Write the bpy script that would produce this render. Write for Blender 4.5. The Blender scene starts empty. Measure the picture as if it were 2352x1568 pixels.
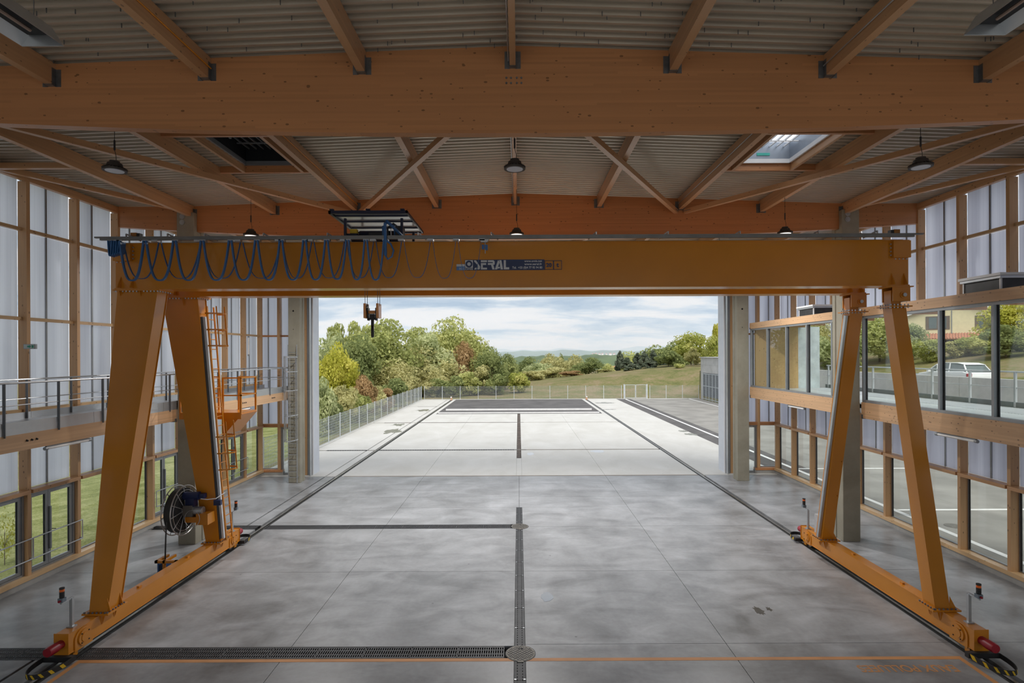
import bpy, bmesh, math, random
import numpy as np
from mathutils import Vector, Matrix
random.seed(11)
sc = bpy.context.scene
COL = sc.collection
PI = math.pi
# ------------------------------------------------------------------ camera, sky, sun, exposure
EYE, F, VX, VY, ROLL = 6.2, 1280.0, 1191.0, 815.0, 0.0044
cam = bpy.data.cameras.new('camera')
cam.sensor_width = 36.0
cam.lens = 36.0 * F / 2352
cam.shift_x = (1176 - VX) / 2352
cam.shift_y = (VY - 784) / 2352
cam.clip_end = 20000
cam_o = bpy.data.objects.new('camera', cam)
COL.objects.link(cam_o)
cam_o.location = (0, 0, EYE)
cam_o.rotation_euler = (PI / 2, ROLL, 0)
sc.camera = cam_o

def at(x, y, Y):
    """photo pixel -> point at distance Y"""
    u = x - (y - VY) * ROLL - VX
    v = y + (x - VX) * ROLL - VY
    return Vector((u * Y / F, Y, EYE - v * Y / F))

def flo(x, y, z=0.0):
    v = y + (x - VX) * ROLL - VY
    return at(x, y, (EYE - z) * F / v)

w = bpy.data.worlds.new('sky'); sc.world = w; w.use_nodes = True
nt = w.node_tree; N = nt.nodes; L = nt.links; N.clear()
out = N.new('ShaderNodeOutputWorld'); bg = N.new('ShaderNodeBackground'); L.new(bg.outputs[0], out.inputs[0])
tc = N.new('ShaderNodeTexCoord')
sep = N.new('ShaderNodeSeparateXYZ'); L.new(tc.outputs['Generated'], sep.inputs[0])
def wmath(op, a, b=None):
    m = N.new('ShaderNodeMath'); m.operation = op
    for i, s in enumerate((a, b)):
        if s is None: continue
        if isinstance(s, (int, float)): m.inputs[i].default_value = s
        else: L.new(s, m.inputs[i])
    return m.outputs[0]
den = wmath('ADD', wmath('MAXIMUM', sep.outputs['Z'], 0.0), 0.20)
comb = N.new('ShaderNodeCombineXYZ')
L.new(wmath('DIVIDE', sep.outputs['X'], den), comb.inputs[0])
L.new(wmath('DIVIDE', sep.outputs['Y'], den), comb.inputs[1])
nz = N.new('ShaderNodeTexNoise'); nz.inputs['Scale'].default_value = 2.1; nz.inputs['Detail'].default_value = 9; nz.inputs['Roughness'].default_value = 0.60
nz.inputs['Distortion'].default_value = 0.25
mp = N.new('ShaderNodeMapping'); mp.inputs['Location'].default_value = (3.1, 1.75, 0.4); mp.inputs['Scale'].default_value = (0.7, 1.25, 1)
L.new(comb.outputs[0], mp.inputs[0]); L.new(mp.outputs[0], nz.inputs['Vector'])
cr = N.new('ShaderNodeValToRGB'); L.new(nz.outputs['Fac'], cr.inputs[0])
el = cr.color_ramp.elements
el[0].position = 0.36; el[0].color = (0.40, 0.53, 0.70, 1)
el[1].position = 0.62; el[1].color = (0.97, 0.98, 1.0, 1)
e = el.new(0.44); e.color = (0.60, 0.71, 0.84, 1)
e = el.new(0.50); e.color = (0.80, 0.87, 0.95, 1)
e = el.new(0.55); e.color = (0.93, 0.95, 0.98, 1)
L.new(cr.outputs[0], bg.inputs[0])
bg.inputs[1].default_value = 0.80

sun = bpy.data.lights.new('sun', 'SUN'); sun.energy = 3.0; sun.angle = math.radians(50); sun.color = (1, 0.95, 0.87)
sun_o = bpy.data.objects.new('sun', sun); COL.objects.link(sun_o)
sun_o.rotation_euler = (math.radians(36), math.radians(6), 0)

sc.view_settings.view_transform = 'Standard'
sc.view_settings.look = 'None'
sc.view_settings.gamma = 1.0
sc.view_settings.use_curve_mapping = False
sc.view_settings.exposure = 0.2
sc.cycles.max_bounces = 8
sc.cycles.diffuse_bounces = 5
sc.cycles.glossy_bounces = 3
sc.cycles.transmission_bounces = 6
sc.cycles.transparent_max_bounces = 12
sc.cycles.volume_bounces = 0
sc.cycles.caustics_reflective = False
sc.cycles.caustics_refractive = False
sc.cycles.sample_clamp_indirect = 4.0
LAMP_POWER = {22.4: 430.0, 16.8: 110.0, 11.2: 0.0}

# ------------------------------------------------------------------ materials
def newmat(name):
    m = bpy.data.materials.new(name); m.use_nodes = True
    t = m.node_tree; t.nodes.clear()
    o = t.nodes.new('ShaderNodeOutputMaterial')
    p = t.nodes.new('ShaderNodeBsdfPrincipled')
    t.links.new(p.outputs[0], o.inputs[0])
    return m, t, p, o

class G:
    """tiny node-graph helper"""
    def __init__(s, t): s.t = t; s.N = t.nodes; s.L = t.links
    def set(s, sock, v):
        if isinstance(v, bpy.types.NodeSocket): s.L.new(v, sock)
        else: sock.default_value = v
    def pos(s, scale=(1, 1, 1), loc=(0, 0, 0), obj=False):
        m = s.N.new('ShaderNodeMapping'); m.inputs['Scale'].default_value = scale; m.inputs['Location'].default_value = loc
        if obj: g = s.N.new('ShaderNodeTexCoord').outputs['Object']
        else: g = s.N.new('ShaderNodeNewGeometry').outputs['Position']
        s.L.new(g, m.inputs[0]); return m.outputs[0]
    def noise(s, vec, scale, detail=3, rough=0.5, dist=0.0):
        n = s.N.new('ShaderNodeTexNoise'); s.L.new(vec, n.inputs['Vector'])
        n.inputs['Scale'].default_value = scale; n.inputs['Detail'].default_value = detail; n.inputs['Roughness'].default_value = rough; n.inputs['Distortion'].default_value = dist
        return n.outputs['Fac']
    def vor(s, vec, scale, out='Distance'):
        n = s.N.new('ShaderNodeTexVoronoi'); s.L.new(vec, n.inputs['Vector']); n.inputs['Scale'].default_value = scale
        return n.outputs[out]
    def math(s, op, a, b=0.0, c=None):
        n = s.N.new('ShaderNodeMath'); n.operation = op
        s.set(n.inputs[0], a); s.set(n.inputs[1], b)
        if c is not None: s.set(n.inputs[2], c)
        return n.outputs[0]
    def ramp(s, fac, stops):
        n = s.N.new('ShaderNodeValToRGB'); s.L.new(fac, n.inputs[0])
        e = n.color_ramp.elements
        e[0].position, e[0].color = stops[0][0], (*stops[0][1], 1)
        e[1].position, e[1].color = stops[-1][0], (*stops[-1][1], 1)
        for p, c in stops[1:-1]:
            q = e.new(p); q.color = (*c, 1)
        return n.outputs[0]
    def mix(s, fac, a, b, mode='MIX'):
        n = s.N.new('ShaderNodeMix'); n.data_type = 'RGBA'; n.blend_type = mode
        s.set(n.inputs[0], fac)
        for i, v in ((6, a), (7, b)):
            if isinstance(v, tuple): v = (*v, 1) if len(v) == 3 else v
            s.set(n.inputs[i], v)
        return n.outputs[2]
    def bump(s, h, strength=0.3, dist=0.01):
        n = s.N.new('ShaderNodeBump'); s.L.new(h, n.inputs['Height']); n.inputs['Strength'].default_value = strength; n.inputs['Distance'].default_value = dist
        return n.outputs[0]

def mul(c, k): return tuple(min(1, x * k) for x in c)

def plain(name, col, rough=0.5, metal=0.0, var=0.12, scale=3.0, bump=0.0, bscale=60, spec=None, emit=None):
    m, t, p, o = newmat(name); g = G(t)
    f = g.noise(g.pos(), scale, 4)
    c = g.ramp(f, [(0.3, mul(col, 1 - var)), (0.7, mul(col, 1 + var))])
    g.set(p.inputs['Base Color'], c)
    p.inputs['Roughness'].default_value = rough; p.inputs['Metallic'].default_value = metal
    if spec is not None: p.inputs['Specular IOR Level'].default_value = spec
    if bump: g.set(p.inputs['Normal'], g.bump(g.noise(g.pos(), bscale, 3), bump))
    if emit:
        p.inputs['Emission Color'].default_value = (*emit[0], 1); p.inputs['Emission Strength'].default_value = emit[1]
    return m

def wood(name, axis, base=(0.52, 0.236, 0.098), lam=True):
    m, t, p, o = newmat(name); g = G(t)
    sc_ = [14, 14, 14]; sc_[axis] = 0.5
    grain = g.noise(g.pos(tuple(sc_)), 1.6, 5, 0.6, 0.4)
    c = g.ramp(grain, [(0.25, mul(base, 0.80)), (0.55, base), (0.8, mul(base, 1.14))])
    big = g.noise(g.pos(), 0.5, 2)
    c = g.mix(0.5, c, g.ramp(big, [(0.3, mul(base, 0.86)), (0.7, mul(base, 1.1))]))
    if lam and axis != 2:
        geo = t.nodes.new('ShaderNodeNewGeometry'); sp = t.nodes.new('ShaderNodeSeparateXYZ'); t.links.new(geo.outputs['Position'], sp.inputs[0])
        k = g.math('FLOOR', g.math('DIVIDE', sp.outputs[2], 0.042))
        along = g.math('FLOOR', g.math('ADD', g.math('DIVIDE', sp.outputs[axis], 3.7), g.math('MULTIPLY', k, 0.377)))
        cmb = t.nodes.new('ShaderNodeCombineXYZ'); t.links.new(k, cmb.inputs[0]); t.links.new(along, cmb.inputs[1])
        wn = t.nodes.new('ShaderNodeTexWhiteNoise'); t.links.new(cmb.outputs[0], wn.inputs['Vector'])
        c = g.mix(0.55, c, g.ramp(wn.outputs[0], [(0.0, mul(base, 0.84)), (1.0, mul(base, 1.12))]))
    ks = [10, 10, 10]; ks[axis] = 5.5
    vec = g.pos(tuple(ks))
    kn = g.vor(vec, 1.0)
    rnd = g.vor(vec, 1.0, 'Color')
    sepc = t.nodes.new('ShaderNodeSeparateColor'); t.links.new(rnd, sepc.inputs[0])
    thr = g.math('MULTIPLY', sepc.outputs[0], 0.19)
    mask = g.math('LESS_THAN', kn, thr)
    c = g.mix(g.math('MULTIPLY', mask, 0.68), c, mul(base, 0.20))
    g.set(p.inputs['Base Color'], c)
    p.inputs['Roughness'].default_value = 0.34
    p.inputs['Specular IOR Level'].default_value = 0.5
    g.set(p.inputs['Normal'], g.bump(grain, 0.12, 0.004))
    return m

WX, WY, WZ = wood('glulam_across', 0), wood('glulam_along', 1, (0.545, 0.305, 0.15)), wood('timber_upright', 2, (0.55, 0.325, 0.16))
WP = wood('pale_timber', 1, (0.60, 0.40, 0.215), lam=False)
WG = wood('pale_glulam', 1, (0.58, 0.36, 0.20))
CLT = wood('timber_panel', 2, (0.56, 0.37, 0.17))

def concrete(name, lo, hi, rough, blot=0.6, stain=0.5):
    m, t, p, o = newmat(name); g = G(t)
    a = g.noise(g.pos((1, 0.55, 1)), 0.55, 6, 0.62, 0.6)
    b = g.noise(g.pos((0.85, 1.5, 1), (7, 3, 0)), 0.75, 4, 0.58, 0.6)
    d = g.noise(g.pos(), 9, 5, 0.6)
    f = g.math('ADD', g.math('MULTIPLY', a, blot), g.math('ADD', g.math('MULTIPLY', b, stain), g.math('MULTIPLY', d, 0.16)))
    f = g.math('DIVIDE', f, blot + stain + 0.16)
    mid = tuple((x + y) / 2 for x, y in zip(lo, hi))
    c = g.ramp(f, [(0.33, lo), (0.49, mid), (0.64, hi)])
    sp = g.vor(g.pos((1, 1, 0.1)), 0.9)
    c = g.mix(g.math('MULTIPLY', g.math('LESS_THAN', sp, 0.03), 0.55), c, mul(lo, 0.4))
    g.set(p.inputs['Base Color'], c)
    g.set(p.inputs['Roughness'], g.math('ADD', g.math('MULTIPLY', b, 0.28), rough))
    p.inputs['Specular IOR Level'].default_value = 0.45
    g.set(p.inputs['Normal'], g.bump(d, 0.08, 0.004))
    return m

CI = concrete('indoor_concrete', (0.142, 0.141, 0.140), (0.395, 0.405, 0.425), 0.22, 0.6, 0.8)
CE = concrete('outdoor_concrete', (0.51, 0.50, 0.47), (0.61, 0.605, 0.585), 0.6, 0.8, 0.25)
CK = concrete('kerb_concrete', (0.27, 0.265, 0.25), (0.42, 0.41, 0.39), 0.6)
CC = concrete('column_concrete', (0.23, 0.215, 0.165), (0.35, 0.33, 0.265), 0.55)
CR = concrete('retaining_concrete', (0.42, 0.42, 0.41), (0.62, 0.61, 0.6), 0.7)
ASP = plain('asphalt', (0.105, 0.10, 0.10), 0.85, var=0.25, scale=0.6, bump=0.3, bscale=120)
ASPR = plain('worn_asphalt', (0.27, 0.262, 0.245), 0.85, var=0.2, scale=0.5, bump=0.3, bscale=120)
WHITE = plain('road_paint', (0.8, 0.8, 0.8), 0.6, var=0.06)
OFLOOR = plain('orange_floor_paint', (0.58, 0.27, 0.10), 0.6, var=0.12, scale=2)
ORANGE = plain('orange_crane_paint', (0.59, 0.224, 0.018), 0.22, var=0.07, scale=0.7, spec=0.5)
ORANGE.node_tree.nodes['Principled BSDF'].inputs['Coat Weight'].default_value = 0.06
ORANGE.node_tree.nodes['Principled BSDF'].inputs['Coat Roughness'].default_value = 0.28
GALV = plain('galvanised_steel', (0.50, 0.52, 0.54), 0.36, 0.75, var=0.08, scale=2)
DGALV = plain('dull_galvanised', (0.20, 0.21, 0.22), 0.45, 0.5, var=0.08, scale=2)
ZINC = plain('fence_steel', (0.60, 0.64, 0.67), 0.5, 0.2, var=0.08, scale=2)
STEEL = plain('rail_steel', (0.40, 0.38, 0.35), 0.3, 0.9, var=0.15, scale=4)
BRACK = plain('hanger_steel', (0.20, 0.205, 0.21), 0.45, 0.7, var=0.2, scale=8)
IRON = plain('cast_iron', (0.045, 0.045, 0.048), 0.55, 0.3, var=0.2, scale=6)
GRATE = plain('worn_grating', (0.10, 0.10, 0.105), 0.5, 0.4, var=0.2, scale=6)
MANH = plain('worn_cast_iron', (0.20, 0.185, 0.16), 0.6, 0.4, var=0.25, scale=12)
BLACK = plain('black_rubber', (0.022, 0.022, 0.023), 0.6, var=0.2)
VOID = plain('drain_void', (0.008, 0.008, 0.008), 0.9, var=0.1)
ALU = plain('grey_aluminium', (0.30, 0.315, 0.33), 0.4, 0.5, var=0.06)
ALUD = plain('dark_gasket', (0.03, 0.032, 0.035), 0.5, var=0.1)
DECK = plain('roof_sheet', (0.52, 0.46, 0.37), 0.32, 0.4, var=0.07, scale=0.8)
BLUE = plain('blue_paint', (0.012, 0.022, 0.085), 0.4, var=0.1)
BLUED = plain('navy_paint', (0.010, 0.014, 0.04), 0.4, var=0.1)
CABLE = plain('blue_cable', (0.035, 0.13, 0.32), 0.35, var=0.1)
RED = plain('red_rubber', (0.30, 0.008, 0.02), 0.4, var=0.1)
YEL = plain('yellow_marking', (0.72, 0.47, 0.02), 0.5, var=0.1)
LAMPC = plain('lamp_housing', (0.07, 0.062, 0.055), 0.5, 0.5, var=0.1)
LEDON = plain('lit_led', (0.8, 0.8, 0.8), 0.4, emit=((1, 0.98, 0.94), 1.0))
LEDDIM = plain('dim_led', (0.22, 0.22, 0.25), 0.3, emit=((0.9, 0.93, 1), 0.05))
WPAN = plain('white_panel', (0.62, 0.66, 0.73), 0.4, var=0.04)
WTRIM = plain('white_trim', (0.75, 0.76, 0.78), 0.5, var=0.03)
DPLY = plain('black_plywood', (0.03, 0.03, 0.032), 0.45, var=0.3, scale=6)
HATCH = plain('hatch_sheet', (0.30, 0.34, 0.40), 0.35, 0.4, var=0.12, scale=2)
DARKG = plain('shaded_hatch', (0.02, 0.022, 0.026), 0.3, var=0.2)
SIGNB = plain('navy_sign', (0.02, 0.035, 0.10), 0.45, var=0.05)
SIGNW = plain('sign_white', (0.62, 0.62, 0.62), 0.5, var=0.04)
SIGNL = plain('sign_pale_blue', (0.09, 0.21, 0.45), 0.45, var=0.05)
WIREG = plain('fence_wire', (0.48, 0.52, 0.54), 0.5, 0.3, var=0.06)
GREENP = plain('exit_sign', (0.03, 0.30, 0.20), 0.4, var=0.05)
PUD = plain('still_water', (0.30, 0.32, 0.35), 0.03, var=0.05, spec=1.0)
OIL = plain('oil_stain', (0.06, 0.052, 0.04), 0.35, var=0.35, scale=10)
HOUSEW = plain('cream_render', (0.74, 0.66, 0.42), 0.8, var=0.05)
HOUSEG = plain('pale_render', (0.62, 0.66, 0.70), 0.8, var=0.05)
TILE = plain('clay_tile', (0.42, 0.19, 0.12), 0.8, var=0.2, scale=4)
CARW = plain('white_car_paint', (0.78, 0.79, 0.80), 0.2, var=0.02, spec=0.6)
CARG = plain('car_glass', (0.10, 0.13, 0.13), 0.08, var=0.1, spec=0.8)
WRAP = plain('reel_steel', (0.42, 0.42, 0.42), 0.35, 0.7, var=0.1)

def glass():
    m, t, p, o = newmat('window_glass'); t.nodes.remove(p); g = G(t)
    tr = t.nodes.new('ShaderNodeBsdfTransparent'); tr.inputs[0].default_value = (0.95, 0.97, 0.955, 1)
    gl = t.nodes.new('ShaderNodeBsdfGlossy'); gl.inputs['Roughness'].default_value = 0.01
    lw = t.nodes.new('ShaderNodeLayerWeight'); lw.inputs[0].default_value = 0.5
    f = g.math('ADD', g.math('MULTIPLY', g.math('POWER', lw.outputs['Facing'], 4.0), 0.55), 0.03)
    mx = t.nodes.new('ShaderNodeMixShader'); t.links.new(f, mx.inputs[0]); t.links.new(tr.outputs[0], mx.inputs[1]); t.links.new(gl.outputs[0], mx.inputs[2])
    t.links.new(mx.outputs[0], o.inputs[0]); return m
GLASS = glass()

def polycarb(name, col):
    m, t, p, o = newmat(name); t.nodes.remove(p); g = G(t)
    s = g.noise(g.pos((2.2, 2.2, 0.10)), 1.0, 3, 0.5)
    fl = g.noise(g.pos((30, 30, 0.02)), 1.0, 1)
    f = g.math('ADD', g.math('MULTIPLY', s, 0.8), g.math('MULTIPLY', fl, 0.2))
    c = g.ramp(f, [(0.3, mul(col, 0.80)), (0.68, mul(col, 1.1))])
    tl = t.nodes.new('ShaderNodeBsdfTranslucent'); t.links.new(c, tl.inputs[0])
    df = t.nodes.new('ShaderNodeBsdfDiffuse'); t.links.new(c, df.inputs[0])
    gl = t.nodes.new('ShaderNodeBsdfGlossy'); gl.inputs['Roughness'].default_value = 0.25; gl.inputs[0].default_value = (0.8, 0.85, 0.95, 1)
    m1 = t.nodes.new('ShaderNodeMixShader'); m1.inputs[0].default_value = 0.14; t.links.new(tl.outputs[0], m1.inputs[1]); t.links.new(df.outputs[0], m1.inputs[2])
    m2 = t.nodes.new('ShaderNodeMixShader'); m2.inputs[0].default_value = 0.05; t.links.new(m1.outputs[0], m2.inputs[1]); t.links.new(gl.outputs[0], m2.inputs[2])
    t.links.new(m2.outputs[0], o.inputs[0]); return m
POLY = polycarb('fluted_polycarbonate', (0.83, 0.845, 0.935))
def dome():
    m, t, p, o = newmat('clear_dome'); t.nodes.remove(p)
    tr = t.nodes.new('ShaderNodeBsdfTransparent'); tr.inputs[0].default_value = (0.97, 0.98, 1, 1)
    tl = t.nodes.new('ShaderNodeBsdfTranslucent'); tl.inputs[0].default_value = (0.95, 0.97, 1, 1)
    mx = t.nodes.new('ShaderNodeMixShader'); mx.inputs[0].default_value = 0.3
    t.links.new(tr.outputs[0], mx.inputs[1]); t.links.new(tl.outputs[0], mx.inputs[2]); t.links.new(mx.outputs[0], o.inputs[0]); return m
DOME = dome()

def grassmat():
    m, t, p, o = newmat('meadow_grass'); g = G(t)
    a = g.noise(g.pos(), 0.22, 5, 0.65, 0.4); b = g.noise(g.pos((1, 1, 2)), 2.6, 5, 0.7)
    f = g.math('ADD', g.math('MULTIPLY', a, 0.6), g.math('MULTIPLY', b, 0.4))
    c = g.ramp(f, [(0.36, (0.10, 0.115, 0.04)), (0.46, (0.165, 0.165, 0.065)), (0.54, (0.225, 0.185, 0.10)), (0.64, (0.29, 0.225, 0.15))])
    g.set(p.inputs['Base Color'], c); p.inputs['Roughness'].default_value = 0.9; p.inputs['Specular IOR Level'].default_value = 0.1
    g.set(p.inputs['Normal'], g.bump(b, 0.6, 0.15)); return m
GRASS = grassmat()
def lawnmat():
    m, t, p, o = newmat('mown_lawn'); g = G(t)
    a = g.noise(g.pos(), 0.8, 5, 0.65, 0.4); b = g.noise(g.pos(), 14, 4, 0.7)
    f = g.math('ADD', g.math('MULTIPLY', a, 0.5), g.math('MULTIPLY', b, 0.5))
    c = g.ramp(f, [(0.36, (0.10, 0.12, 0.03)), (0.5, (0.22, 0.235, 0.085)), (0.62, (0.38, 0.375, 0.19))])
    g.set(p.inputs['Base Color'], c); p.inputs['Roughness'].default_value = 0.9; p.inputs['Specular IOR Level'].default_value = 0.1
    g.set(p.inputs['Normal'], g.bump(b, 0.5, 0.05)); return m
LAWN = lawnmat()

def leafmat(name, lo, mid, hi):
    m, t, p, o = newmat(name); t.nodes.remove(p); g = G(t)
    oi = t.nodes.new('ShaderNodeObjectInfo')
    n = g.noise(g.pos(), 0.55, 3, 0.6); n2 = g.noise(g.pos(), 3.5, 2)
    f = g.math('ADD', g.math('MULTIPLY', n, 0.55), g.math('MULTIPLY', n2, 0.45))
    f = g.math('ADD', f, g.math('MULTIPLY', g.math('SUBTRACT', oi.outputs['Random'], 0.5), 0.08))
    c = g.ramp(f, [(0.36, lo), (0.5, mid), (0.64, hi)])
    df = t.nodes.new('ShaderNodeBsdfDiffuse'); tl = t.nodes.new('ShaderNodeBsdfTranslucent'); mx = t.nodes.new('ShaderNodeMixShader'); mx.inputs[0].default_value = 0.5
    t.links.new(c, df.inputs[0]); t.links.new(c, tl.inputs[0]); t.links.new(df.outputs[0], mx.inputs[1]); t.links.new(tl.outputs[0], mx.inputs[2])
    t.links.new(mx.outputs[0], o.inputs[0]); return m
LEAF = {
    'green': leafmat('green_leaves', (0.240, 0.277, 0.097), (0.496, 0.526, 0.203), (0.750, 0.736, 0.346)),
    'dark': leafmat('dark_leaves', (0.150, 0.187, 0.074), (0.300, 0.346, 0.143), (0.496, 0.526, 0.226)),
    'yellow': leafmat('yellow_leaves', (0.300, 0.312, 0.037), (0.550, 0.537, 0.094), (0.750, 0.688, 0.188)),
    'olive': leafmat('olive_leaves', (0.300, 0.300, 0.127), (0.570, 0.540, 0.256), (0.800, 0.764, 0.434)),
    'brown': leafmat('brown_leaves', (0.256, 0.180, 0.083), (0.466, 0.316, 0.157), (0.630, 0.450, 0.256)),
    'bright': leafmat('bright_leaves', (0.275, 0.325, 0.062), (0.475, 0.500, 0.138), (0.650, 0.625, 0.250)),
    'conifer': leafmat('conifer_needles', (0.100, 0.125, 0.088), (0.194, 0.231, 0.163), (0.325, 0.350, 0.263)),
    'silver': leafmat('silver_leaves', (0.256, 0.300, 0.150), (0.510, 0.556, 0.284), (0.750, 0.764, 0.466)),
}
BARK = plain('bark', (0.15, 0.12, 0.09), 0.9, var=0.3, scale=5)
BARKP = plain('pale_bark', (0.42, 0.38, 0.30), 0.9, var=0.2, scale=5)
FOREST = plain('distant_forest', (0.085, 0.125, 0.045), 0.95, var=0.35, scale=0.05)
FIELDS = plain('distant_hills', (0.12, 0.16, 0.07), 0.95, var=0.3, scale=0.004)

# ------------------------------------------------------------------ mesh helpers
WLOC = {}
class MB:
    def __init__(s): s.v = []; s.f = []
    def add(s, vs, fs):
        b = len(s.v); s.v.extend(Vector(p) for p in vs); s.f.extend(tuple(i + b for i in q) for q in fs); return s
    def box(s, x0, x1, y0, y1, z0, z1):
        return s.add([(x, y, z) for z in (z0, z1) for y in (y0, y1) for x in (x0, x1)],
                     [(0, 2, 3, 1), (4, 5, 7, 6), (0, 1, 5, 4), (2, 6, 7, 3), (0, 4, 6, 2), (1, 3, 7, 5)])
    def hexa(s, lo, hi):
        """two quads (lists of 4 points, same winding), bottom and top"""
        return s.add(list(lo) + list(hi), [(3, 2, 1, 0), (4, 5, 6, 7)] + [(i, (i + 1) % 4, 4 + (i + 1) % 4, 4 + i) for i in range(4)])
    def frus(s, X0, X1, Y0, Y1, Z0, x0, x1, y0, y1, Z1):
        return s.hexa([(X0, Y0, Z0), (X1, Y0, Z0), (X1, Y1, Z0), (X0, Y1, Z0)], [(x0, y0, Z1), (x1, y0, Z1), (x1, y1, Z1), (x0, y1, Z1)])
    def bar(s, p, q, wd, ht, up=(0, 0, 1)):
        p, q = Vector(p), Vector(q); d = (q - p).normalized(); up = Vector(up)
        if abs(d.dot(up)) > 0.98: up = Vector((1, 0, 0))
        a = d.cross(up).normalized(); b = a.cross(d).normalized(); a = a * wd / 2; b = b * ht / 2
        return s.hexa([p - a - b, p + a - b, p + a + b, p - a + b], [q - a - b, q + a - b, q + a + b, q - a + b])
    def tube(s, p, q, r, n=8, r2=None, caps=True):
        p, q = Vector(p), Vector(q); d = (q - p).normalized(); r2 = r if r2 is None else r2
        a = d.orthogonal().normalized(); b = d.cross(a)
        vs = [c + (a * math.cos(2 * PI * i / n) + b * math.sin(2 * PI * i / n)) * rr for c, rr in ((p, r), (q, r2)) for i in range(n)]
        fs = [(i, (i + 1) % n, n + (i + 1) % n, n + i) for i in range(n)]
        if caps: fs += [tuple(range(n - 1, -1, -1)), tuple(range(n, 2 * n))]
        return s.add(vs, fs)
    def sweep(s, pts, wd, ht, up=(0, 1, 0), closed=False):
        """rectangular section swept along pts; wd along 'up', ht across"""
        pts = [Vector(p) for p in pts]; n = len(pts); up = Vector(up).normalized(); vs = []
        for i, p in enumerate(pts):
            a = pts[(i - 1) % n] if (closed or i) else p; b = pts[(i + 1) % n] if (closed or i < n - 1) else p
            d = (b - a).normalized(); c = d.cross(up).normalized() * ht / 2; e = up * wd / 2
            vs += [p - c - e, p + c - e, p + c + e, p - c + e]
        fs = []
        for i in range(n if closed else n - 1):
            j = (i + 1) % n
            fs += [(4 * i + k, 4 * i + (k + 1) % 4, 4 * j + (k + 1) % 4, 4 * j + k) for k in range(4)]
        if not closed: fs += [(3, 2, 1, 0), tuple(4 * (n - 1) + k for k in range(4))]
        return s.add(vs, fs)
    def pipe(s, pts, r, n=6, closed=False):
        pts = [Vector(p) for p in pts]; m = len(pts); vs = []; prev = None
        for i, p in enumerate(pts):
            a = pts[(i - 1) % m] if (closed or i) else p; b = pts[(i + 1) % m] if (closed or i < m - 1) else p
            d = (b - a).normalized()
            if prev is None: x = d.orthogonal().normalized()
            else: x = (prev - d * prev.dot(d)).normalized()
            prev = x; y = d.cross(x)
            vs += [p + (x * math.cos(2 * PI * k / n) + y * math.sin(2 * PI * k / n)) * r for k in range(n)]
        fs = []
        for i in range(m if closed else m - 1):
            j = (i + 1) % m
            fs += [(n * i + k, n * i + (k + 1) % n, n * j + (k + 1) % n, n * j + k) for k in range(n)]
        if not closed: fs += [tuple(range(n - 1, -1, -1)), tuple(n * (m - 1) + k for k in range(n))]
        return s.add(vs, fs)
    def prism(s, pts, o, ax, ay, t):
        """2D polygon in the plane (o; ax, ay) extruded by vector t"""
        o, ax, ay, t = map(Vector, (o, ax, ay, t)); n = len(pts)
        lo = [o + ax * a + ay * b for a, b in pts]
        return s.add(lo + [p + t for p in lo], [tuple(range(n - 1, -1, -1)), tuple(range(n, 2 * n))] + [(i, (i + 1) % n, n + (i + 1) % n, n + i) for i in range(n)])
    def lathe(s, prof, c, n=24, axis=(0, 0, 1)):
        c = Vector(c); ax = Vector(axis).normalized(); a = ax.orthogonal().normalized(); b = ax.cross(a); m = len(prof)
        vs = [c + ax * z + (a * math.cos(2 * PI * i / n) + b * math.sin(2 * PI * i / n)) * r for r, z in prof for i in range(n)]
        fs = [(k * n + i, k * n + (i + 1) % n, (k + 1) * n + (i + 1) % n, (k + 1) * n + i) for k in range(m - 1) for i in range(n)]
        fs += [tuple(range(n - 1, -1, -1)), tuple((m - 1) * n + i for i in range(n))]
        return s.add(vs, fs)
    def build(s, name, m, parent=None, smooth=False, kind=None, label=None, fix=True, bevel=0.0):
        xs = [p.x for p in s.v]; ys = [p.y for p in s.v]; zs = [p.z for p in s.v]
        c = Vector(((min(xs) + max(xs)) / 2, (min(ys) + max(ys)) / 2, min(zs)))
        me = bpy.data.meshes.new(name); me.from_pydata([p - c for p in s.v], [], s.f); me.materials.append(m)
        if fix:
            bm = bmesh.new(); bm.from_mesh(me); bmesh.ops.recalc_face_normals(bm, faces=bm.faces)
            if bevel: bmesh.ops.bevel(bm, geom=list(bm.edges), offset=bevel, segments=1, affect='EDGES')
            bm.to_mesh(me); bm.free()
        if smooth:
            for p in me.polygons: p.use_smooth = True
            try: me.set_sharp_from_angle(angle=math.radians(35))
            except Exception: pass
        o = bpy.data.objects.new(name, me); COL.objects.link(o); place(o, c, parent)
        if kind: o['kind'] = kind
        if label: o['label'] = label
        return o

def place(o, c, parent=None):
    c = Vector(c); WLOC[o] = c
    if parent: o.parent = parent; o.location = c - WLOC[parent]
    else: o.location = c
def thing(name, label, cat, loc=(0, 0, 0), group=None):
    o = bpy.data.objects.new(name, None); COL.objects.link(o); place(o, loc); o.empty_display_size = 0.2
    return tag(o, label, cat, group)
def tag(o, label, cat, group=None):
    o['label'] = label; o['category'] = cat
    if group: o['group'] = group
    return o
def inst(src, delta, parent):
    """copy of a part, moved by delta, sharing its mesh"""
    o = src.copy(); COL.objects.link(o); o.parent = None; place(o, WLOC[src] + Vector(delta), parent)
    for ch in [c for c in bpy.data.objects if c.parent == src]: inst(ch, delta, o)
    return o
KIDS = {}
def dup(root, loc, rz=0.0, label=None, scale=None):
    r = root.copy(); COL.objects.link(r); place(r, loc); r.rotation_euler = (0, 0, rz)
    if scale: r.scale = scale
    if label: r['label'] = label
    for ch in root.children:
        c = ch.copy(); COL.objects.link(c); c.parent = r
        for gch in ch.children:
            d = gch.copy(); COL.objects.link(d); d.parent = c
    return r
def struct(o): o['kind'] = 'structure'; return o
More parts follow.
